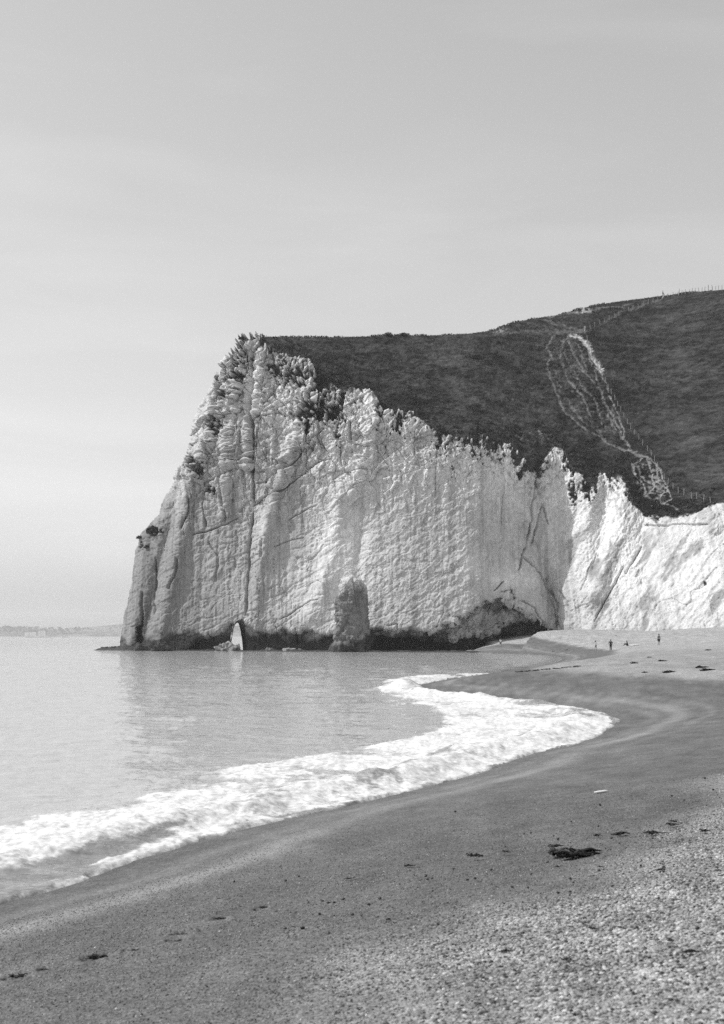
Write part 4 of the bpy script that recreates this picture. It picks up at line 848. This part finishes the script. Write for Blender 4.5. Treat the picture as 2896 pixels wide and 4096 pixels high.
for i, (vx, vy, L, lab) in enumerate([(1420, 1487, 1.3, 'dark weed heap on far sand, nearest the inlet tip'), (1455, 1474, 1.0, 'dark weed heap on far sand below the seated figure'), (1443, 1508, 1.0, 'round dark weed heap alone on the far dry bar'), (1497, 1508, 1.7, 'long dark weed heap on the far dry bar'), (1565, 1497, 1.6, 'larger of the two dark weed heaps by the right edge'), (1580, 1503, 1.7, 'flatter of the two dark weed heaps by the right edge'), (1483, 1482, 1.2, 'thin dark weed heap between two bigger ones, far sand'),
        (1270, 1457, 1.5, 'thin weed streak on the sand below the right cliff'), (1240, 1460, 1.3, 'weed streak by the inlet, left of the people'), (1585, 1458, 1.4, 'weed streak high on the far beach at the right edge'), (1380, 1425, 1.2, 'weed streak high up under the right cliff')]):
    L *= .36; place_mesh(weed_mesh(80 + i, L, L * .5, 9, L * .13), 'seaweed', vx, vy, random.uniform(-.2, .2), lab, 'seaweed', GF)
GT = 'weed clumps of the far tideline'
for i in range(16):
    u = i / 15; place_mesh(weed_mesh(120 + i, [.42, .2, .3, .15, .25][i % 5], .16, 5, .04), 'seaweed', 1160 + 135 * u, 1506.5 - 12 * u + random.uniform(-.6, .6), random.uniform(-.4, .4), 'dark weed clump in the tideline on the far bar', 'seaweed', GT)
M_PEB = simple('dark_pebble', .028, .5, .4, 40, .4); M_PALE = simple('pale_stone', .6, .8, .1, 20)
bm = stone_mesh(31, 3, (.034, .030, .024), .25, 1.2); o = bmobj('stone', bm, simple('grey_stone', .10, .55, .2, 30), None, True); X, Y, Z = ray_beach(360, 2120); o.location = (X, Y, Z + .012); tag(o, 'round grey stone standing proud among the footprints', 'stone')
bm = stone_mesh(33, 3, (.11, .035, .018), .25, 1.2); o = bmobj('stone', bm, M_PALE, None, True); X, Y, Z = ray_beach(1346, 1776); o.location = (X, Y, Z + .01); o.rotation_euler = (0, -.1, .2); tag(o, 'pale elongated flat stone on the wet shingle near the swash mark', 'stone')
pm = []
for k in range(4):
    bm = stone_mesh(50 + k, 2, (1, .8, .6), .3, 1.2); o_ = bpy.data.meshes.new('pebble'); bm.to_mesh(o_); bm.free(); o_.materials.append(M_PEB); o_.polygons.foreach_set('use_smooth', [True] * len(o_.polygons)); pm.append(o_)
gp = np.random.default_rng(12)
spots = [(678, 2082), (810, 2108), (845, 2108), (990, 2120), (1010, 2085), (1030, 2073), (870, 2062), (1190, 1868), (735, 2095), (700, 2130), (860, 2140), (930, 2100), (785, 2120), (640, 1975), (525, 1977), (670, 1965), (1020, 1760 + 60), (1345, 1805), (1580, 1745)]
while len(spots) < 120:
    vx = gp.uniform(500, 1620); lim = np.interp(vx, [500, 900, 1200, 1620], [2060, 1960, 1850, 1760]); vy = lim + abs(gp.normal()) * np.interp(vx, [500, 1620], [90, 140])
    if vy < 2280: spots.append((vx, vy))
for k, (vx, vy) in enumerate(spots):
    X, Y, Z = ray_beach(vx, vy); o = bpy.data.objects.new('pebble', pm[k % 4]); COL.objects.link(o); r_ = gp.uniform(.009, .02) * (1.25 if k < 19 else .8 + Y * .012)
    o.scale = (r_, r_, r_); o.location = (X, Y, Z + r_ * .3); o.rotation_euler = (gp.normal() * .3, gp.normal() * .3, gp.uniform(0, 6)); tag(o, 'small dark pebble lying loose on the near shingle', 'pebble', 'dark pebbles on the near shingle')

# the shingle itself: a mass of small stones, one object
gg = np.random.default_rng(99); n = 420000
yy = np.sqrt(gg.uniform(4.6 ** 2, 26 ** 2, n)); xx = gg.uniform(-.31, .31, n) * (yy + .4)
zz, dd = beach_z(xx, yy)
nbp = fbm(xx * .12, yy * .12, None, 3, 301); dryp = sm(6.7, 8.7, dd + .5 * nbp + 1.0 * fbm(xx * .55, yy * .4, None, 4, 305))
und_p = .05 * nbp + .03 * fbm(xx * .7, yy * .35, None, 3, 303)
keep = (dd > 1.5) & (gg.random(n) < (.62 + .38 * dryp) * sm(26, 9, yy) ** 1.3)
for (vx, vy), r in FPS:
    fx, fy, fz = ray_beach(vx, vy); keep &= np.hypot(xx - fx, (yy - fy)) > r * 2.0
xx, yy, zz, dryp, und_p = xx[keep], yy[keep], zz[keep], dryp[keep], und_p[keep]; n = len(xx)
r_ = (.0042 + .0100 * gg.random(n) ** 2.6) * (.58 + .42 * dryp)
me = bpy.data.meshes.new('shingle_stones'); me.vertices.add(n); me.vertices.foreach_set('co', np.stack([xx, yy, zz + und_p * sm(-1, 4, dd[keep]) + r_ * .25], 1).astype(np.float32).ravel())
sc3 = np.stack([r_ * gg.uniform(.9, 1.5, n), r_ * gg.uniform(.8, 1.1, n), r_ * gg.uniform(.5, .8, n)], 1)
a = me.attributes.new('psize', 'FLOAT_VECTOR', 'POINT'); a.data.foreach_set('vector', sc3.astype(np.float32).ravel())
a = me.attributes.new('prot', 'FLOAT_VECTOR', 'POINT'); a.data.foreach_set('vector', np.stack([gg.normal(0, .3, n), gg.normal(0, .3, n), gg.uniform(0, 6.28, n)], 1).astype(np.float32).ravel())
tn = np.clip(gg.normal(1, .5, n), .2, 2.3) * (.145 + .10 * dryp); tn *= np.clip(1 + .45 * fbm(xx * 3.2, yy * 1.6, None, 3, 331), .4, 1.8); tn = np.where(gg.random(n) < .09, tn * .22, tn); tn = np.where(gg.random(n) < .05 * dryp + .006, .5, tn)
a = me.attributes.new('ptone', 'FLOAT', 'POINT'); a.data.foreach_set('value', tn.astype(np.float32))
a = me.attributes.new('prough', 'FLOAT', 'POINT'); a.data.foreach_set('value', (.35 + .45 * dryp).astype(np.float32))
b = NB('shingle_stone'); b.col(b.attr('ptone', True)); b.val(b.attr('prough', True), b.p.inputs['Roughness']); b.p.inputs['Specular IOR Level'].default_value = .35
ng = bpy.data.node_groups.new('scatter_stones', 'GeometryNodeTree'); ng.interface.new_socket('Geometry', in_out='INPUT', socket_type='NodeSocketGeometry'); ng.interface.new_socket('Geometry', in_out='OUTPUT', socket_type='NodeSocketGeometry')
gi = ng.nodes.new('NodeGroupInput'); go = ng.nodes.new('NodeGroupOutput'); ico = ng.nodes.new('GeometryNodeMeshIcoSphere'); ico.inputs['Radius'].default_value = 1; ico.inputs['Subdivisions'].default_value = 2
smn = ng.nodes.new('GeometryNodeSetShadeSmooth'); sm_ = ng.nodes.new('GeometryNodeSetMaterial'); sm_.inputs['Material'].default_value = b.m
iop = ng.nodes.new('GeometryNodeInstanceOnPoints'); m2p = ng.nodes.new('GeometryNodeMeshToPoints')
na = ng.nodes.new('GeometryNodeInputNamedAttribute'); na.data_type = 'FLOAT_VECTOR'; na.inputs['Name'].default_value = 'psize'
nb_ = ng.nodes.new('GeometryNodeInputNamedAttribute'); nb_.data_type = 'FLOAT_VECTOR'; nb_.inputs['Name'].default_value = 'prot'
e2r = ng.nodes.new('FunctionNodeEulerToRotation')
lk = ng.links.new; lk(gi.outputs[0], m2p.inputs[0]); lk(m2p.outputs[0], iop.inputs['Points']); lk(ico.outputs[0], smn.inputs[0]); lk(smn.outputs[0], sm_.inputs[0]); lk(sm_.outputs[0], iop.inputs['Instance'])
lk(na.outputs[0], iop.inputs['Scale']); lk(nb_.outputs[0], e2r.inputs[0]); lk(e2r.outputs[0], iop.inputs['Rotation']); lk(iop.outputs[0], go.inputs[0])
o = bpy.data.objects.new('shingle_stones', me); COL.objects.link(o); md = o.modifiers.new('scatter', 'NODES'); md.node_group = ng
tag(o, 'loose small shingle covering the near beach', 'shingle', kind='stuff')

# ------------------------------------------------------------------ far shore
FY = 7000.0
fx_, fy_ = cv([(-2500, 1400), (-600, 1396), (28, 1405), (60, 1407), (120, 1408), (180, 1409), (230, 1401), (272, 1397), (330, 1393), (420, 1396), (530, 1405), (700, 1408), (2500, 1404)])
cols = np.linspace(-2600, 1500, 420); pxs_ = CX + cols / FY * FPX
crest = (HOR - np.interp(pxs_, fx_, fy_)) / FPX * 7400
rws = np.array([0, .01, .05, .15, .3, .5, .7, .85, 1.0, 1.15]); Z = np.array([-1, 2.5, 4, 6, 0, 0, 0, 0, 0, 0.])
GX = np.repeat(cols[None], len(rws), 0) * (1 + rws[:, None] * .06); GY = FY + rws[:, None] * 420 + 0 * GX
gz = np.where(rws[:, None] < .2, Z[:, None], 6 + (crest[None] - 6) * sm(.1, 1.0, rws)[:, None] * (rws[:, None] <= 1) + (crest[None] - 12) * (rws[:, None] > 1))
gz += 3 * fbm(GX * .01, GY * .01, None, 3, 801) * (rws[:, None] > .2)
ft = .06 + .06 * (fbm(GX * .004, GY * .02, None, 2, 803) > .05) + 0 * GX; ft[:3] = .3
b = NB('far_land'); b.col(b.attr('tone')); b.p.inputs['Roughness'].default_value = 1
o = mesh_np('far_shore', np.stack([GX, GY, gz], -1).reshape(-1, 3), grid_faces(*GX.shape), b.m, True, {'tone': ft}); tag(o, 'hazy low shore with a town across the bay', 'shore', kind='structure')
M_H = [simple('render_' + str(i), c_, .9, .1, .05) for i, c_ in enumerate((.75, .45, .28))]; M_RF = simple('slate_roof', .12, .9, .2, .05)
gh = np.random.default_rng(44)
def house(vx, w, hgt, label, mi, Yh, pitched=True, z0_=4):
    X = (vx / 2.2417 - CX) / FPX * Yh; root = empty('far_house', (X, Yh, z0_)); tag(root, label, 'house', 'houses of the far town')
    bm = bmesh.new(); bmesh.ops.create_cube(bm, size=1, matrix=Matrix.Translation((0, 0, hgt / 2)) @ Matrix.Diagonal((w, 14, hgt, 1))); bmobj('wall', bm, M_H[mi], root)
    bm = bmesh.new()
    if pitched:
        p_ = [bm.verts.new(q) for q in [(-w / 2 - .5, -7.5, hgt), (w / 2 + .5, -7.5, hgt), (w / 2 + .5, 7.5, hgt), (-w / 2 - .5, 7.5, hgt), (-w / 2 + 2, 0, hgt + 7), (w / 2 - 2, 0, hgt + 7)]]
        for f_ in ((0, 1, 5, 4), (2, 3, 4, 5), (1, 2, 5), (3, 0, 4), (3, 2, 1, 0)): bm.faces.new([p_[i] for i in f_])
    else: bmesh.ops.create_cube(bm, size=1, matrix=Matrix.Translation((0, 0, hgt + .6)) @ Matrix.Diagonal((w + 1, 15, 1.2, 1)))
    bmobj('roof', bm, M_RF, root)
    for r in range(max(1, int(hgt / 6))):
        bm = bmesh.new(); bmesh.ops.create_cube(bm, size=1, matrix=Matrix.Translation((0, -7.05, 3 + r * 6)) @ Matrix.Diagonal((w * .8, .3, 2.2, 1))); bmobj('window', bm, M_RF, root)
house(68, 52, 22, 'long white flat-roofed building far across the bay', 0, 7010, False); house(94, 32, 26, 'tall white house next to the long flat building, far shore', 0, 7008); house(144, 26, 6, 'small bright white hut on the far waterfront', 0, 6996, False, 3)
house(118, 40, 22, 'grey block right of the white houses on the far shore', 2, 7030, False)
for k in range(34):
    vx = gh.choice([gh.uniform(130, 165), gh.uniform(195, 300), gh.uniform(330, 470), gh.uniform(30, 60), gh.uniform(-150, 20), gh.uniform(515, 545)], p=[.1, .35, .28, .05, .17, .05]); Yh = gh.uniform(7040, 7160)
    house(vx, gh.uniform(12, 34), gh.uniform(9, 17), 'tiny hazy house in the far waterfront town', int(gh.choice([0, 1, 2], p=[.35, .35, .3])), Yh, True, 5 + (Yh - 7020) * .05)
vv = []
for k in range(900):
    X = gh.uniform(-2200, 900); Yt_ = gh.uniform(7165, 7400); Zt_ = np.interp(X, cols, crest) * sm(7040, 7400, np.float64(Yt_)) * .95 + 3
    vv.append(leaf_cloud(9, (13, 8, 6), k, 6) * gh.uniform(.5, 1.2) + np.array([X, Yt_, Zt_]))
vv = np.concatenate(vv); o = mesh_np('far_woods', vv, quads(len(vv)), simple('far_leaf', .035, 1, .3, .01), False); tag(o, 'hazy belt of trees behind the far town', 'woods', kind='stuff')

# ------------------------------------------------------------------ haze over the bay
bm = bmesh.new(); bmesh.ops.create_cube(bm, size=1, matrix=Matrix.Translation((-800, 4250, 73)) @ Matrix.Diagonal((68000, 9500, 164, 1)))
hm = bpy.data.materials.new('haze_air'); hm.use_nodes = True; hm.node_tree.nodes.clear()
pv_ = hm.node_tree.nodes.new('ShaderNodeVolumePrincipled'); pv_.inputs['Color'].default_value = (.97, .97, .97, 1); pv_.inputs['Density'].default_value = 0.85e-4; pv_.inputs['Anisotropy'].default_value = 0
oo = hm.node_tree.nodes.new('ShaderNodeOutputMaterial'); hm.node_tree.links.new(pv_.outputs[0], oo.inputs['Volume'])
hz = bmobj('haze', bm, hm); tag(hz, 'thin pale sea haze', 'haze', kind='stuff')
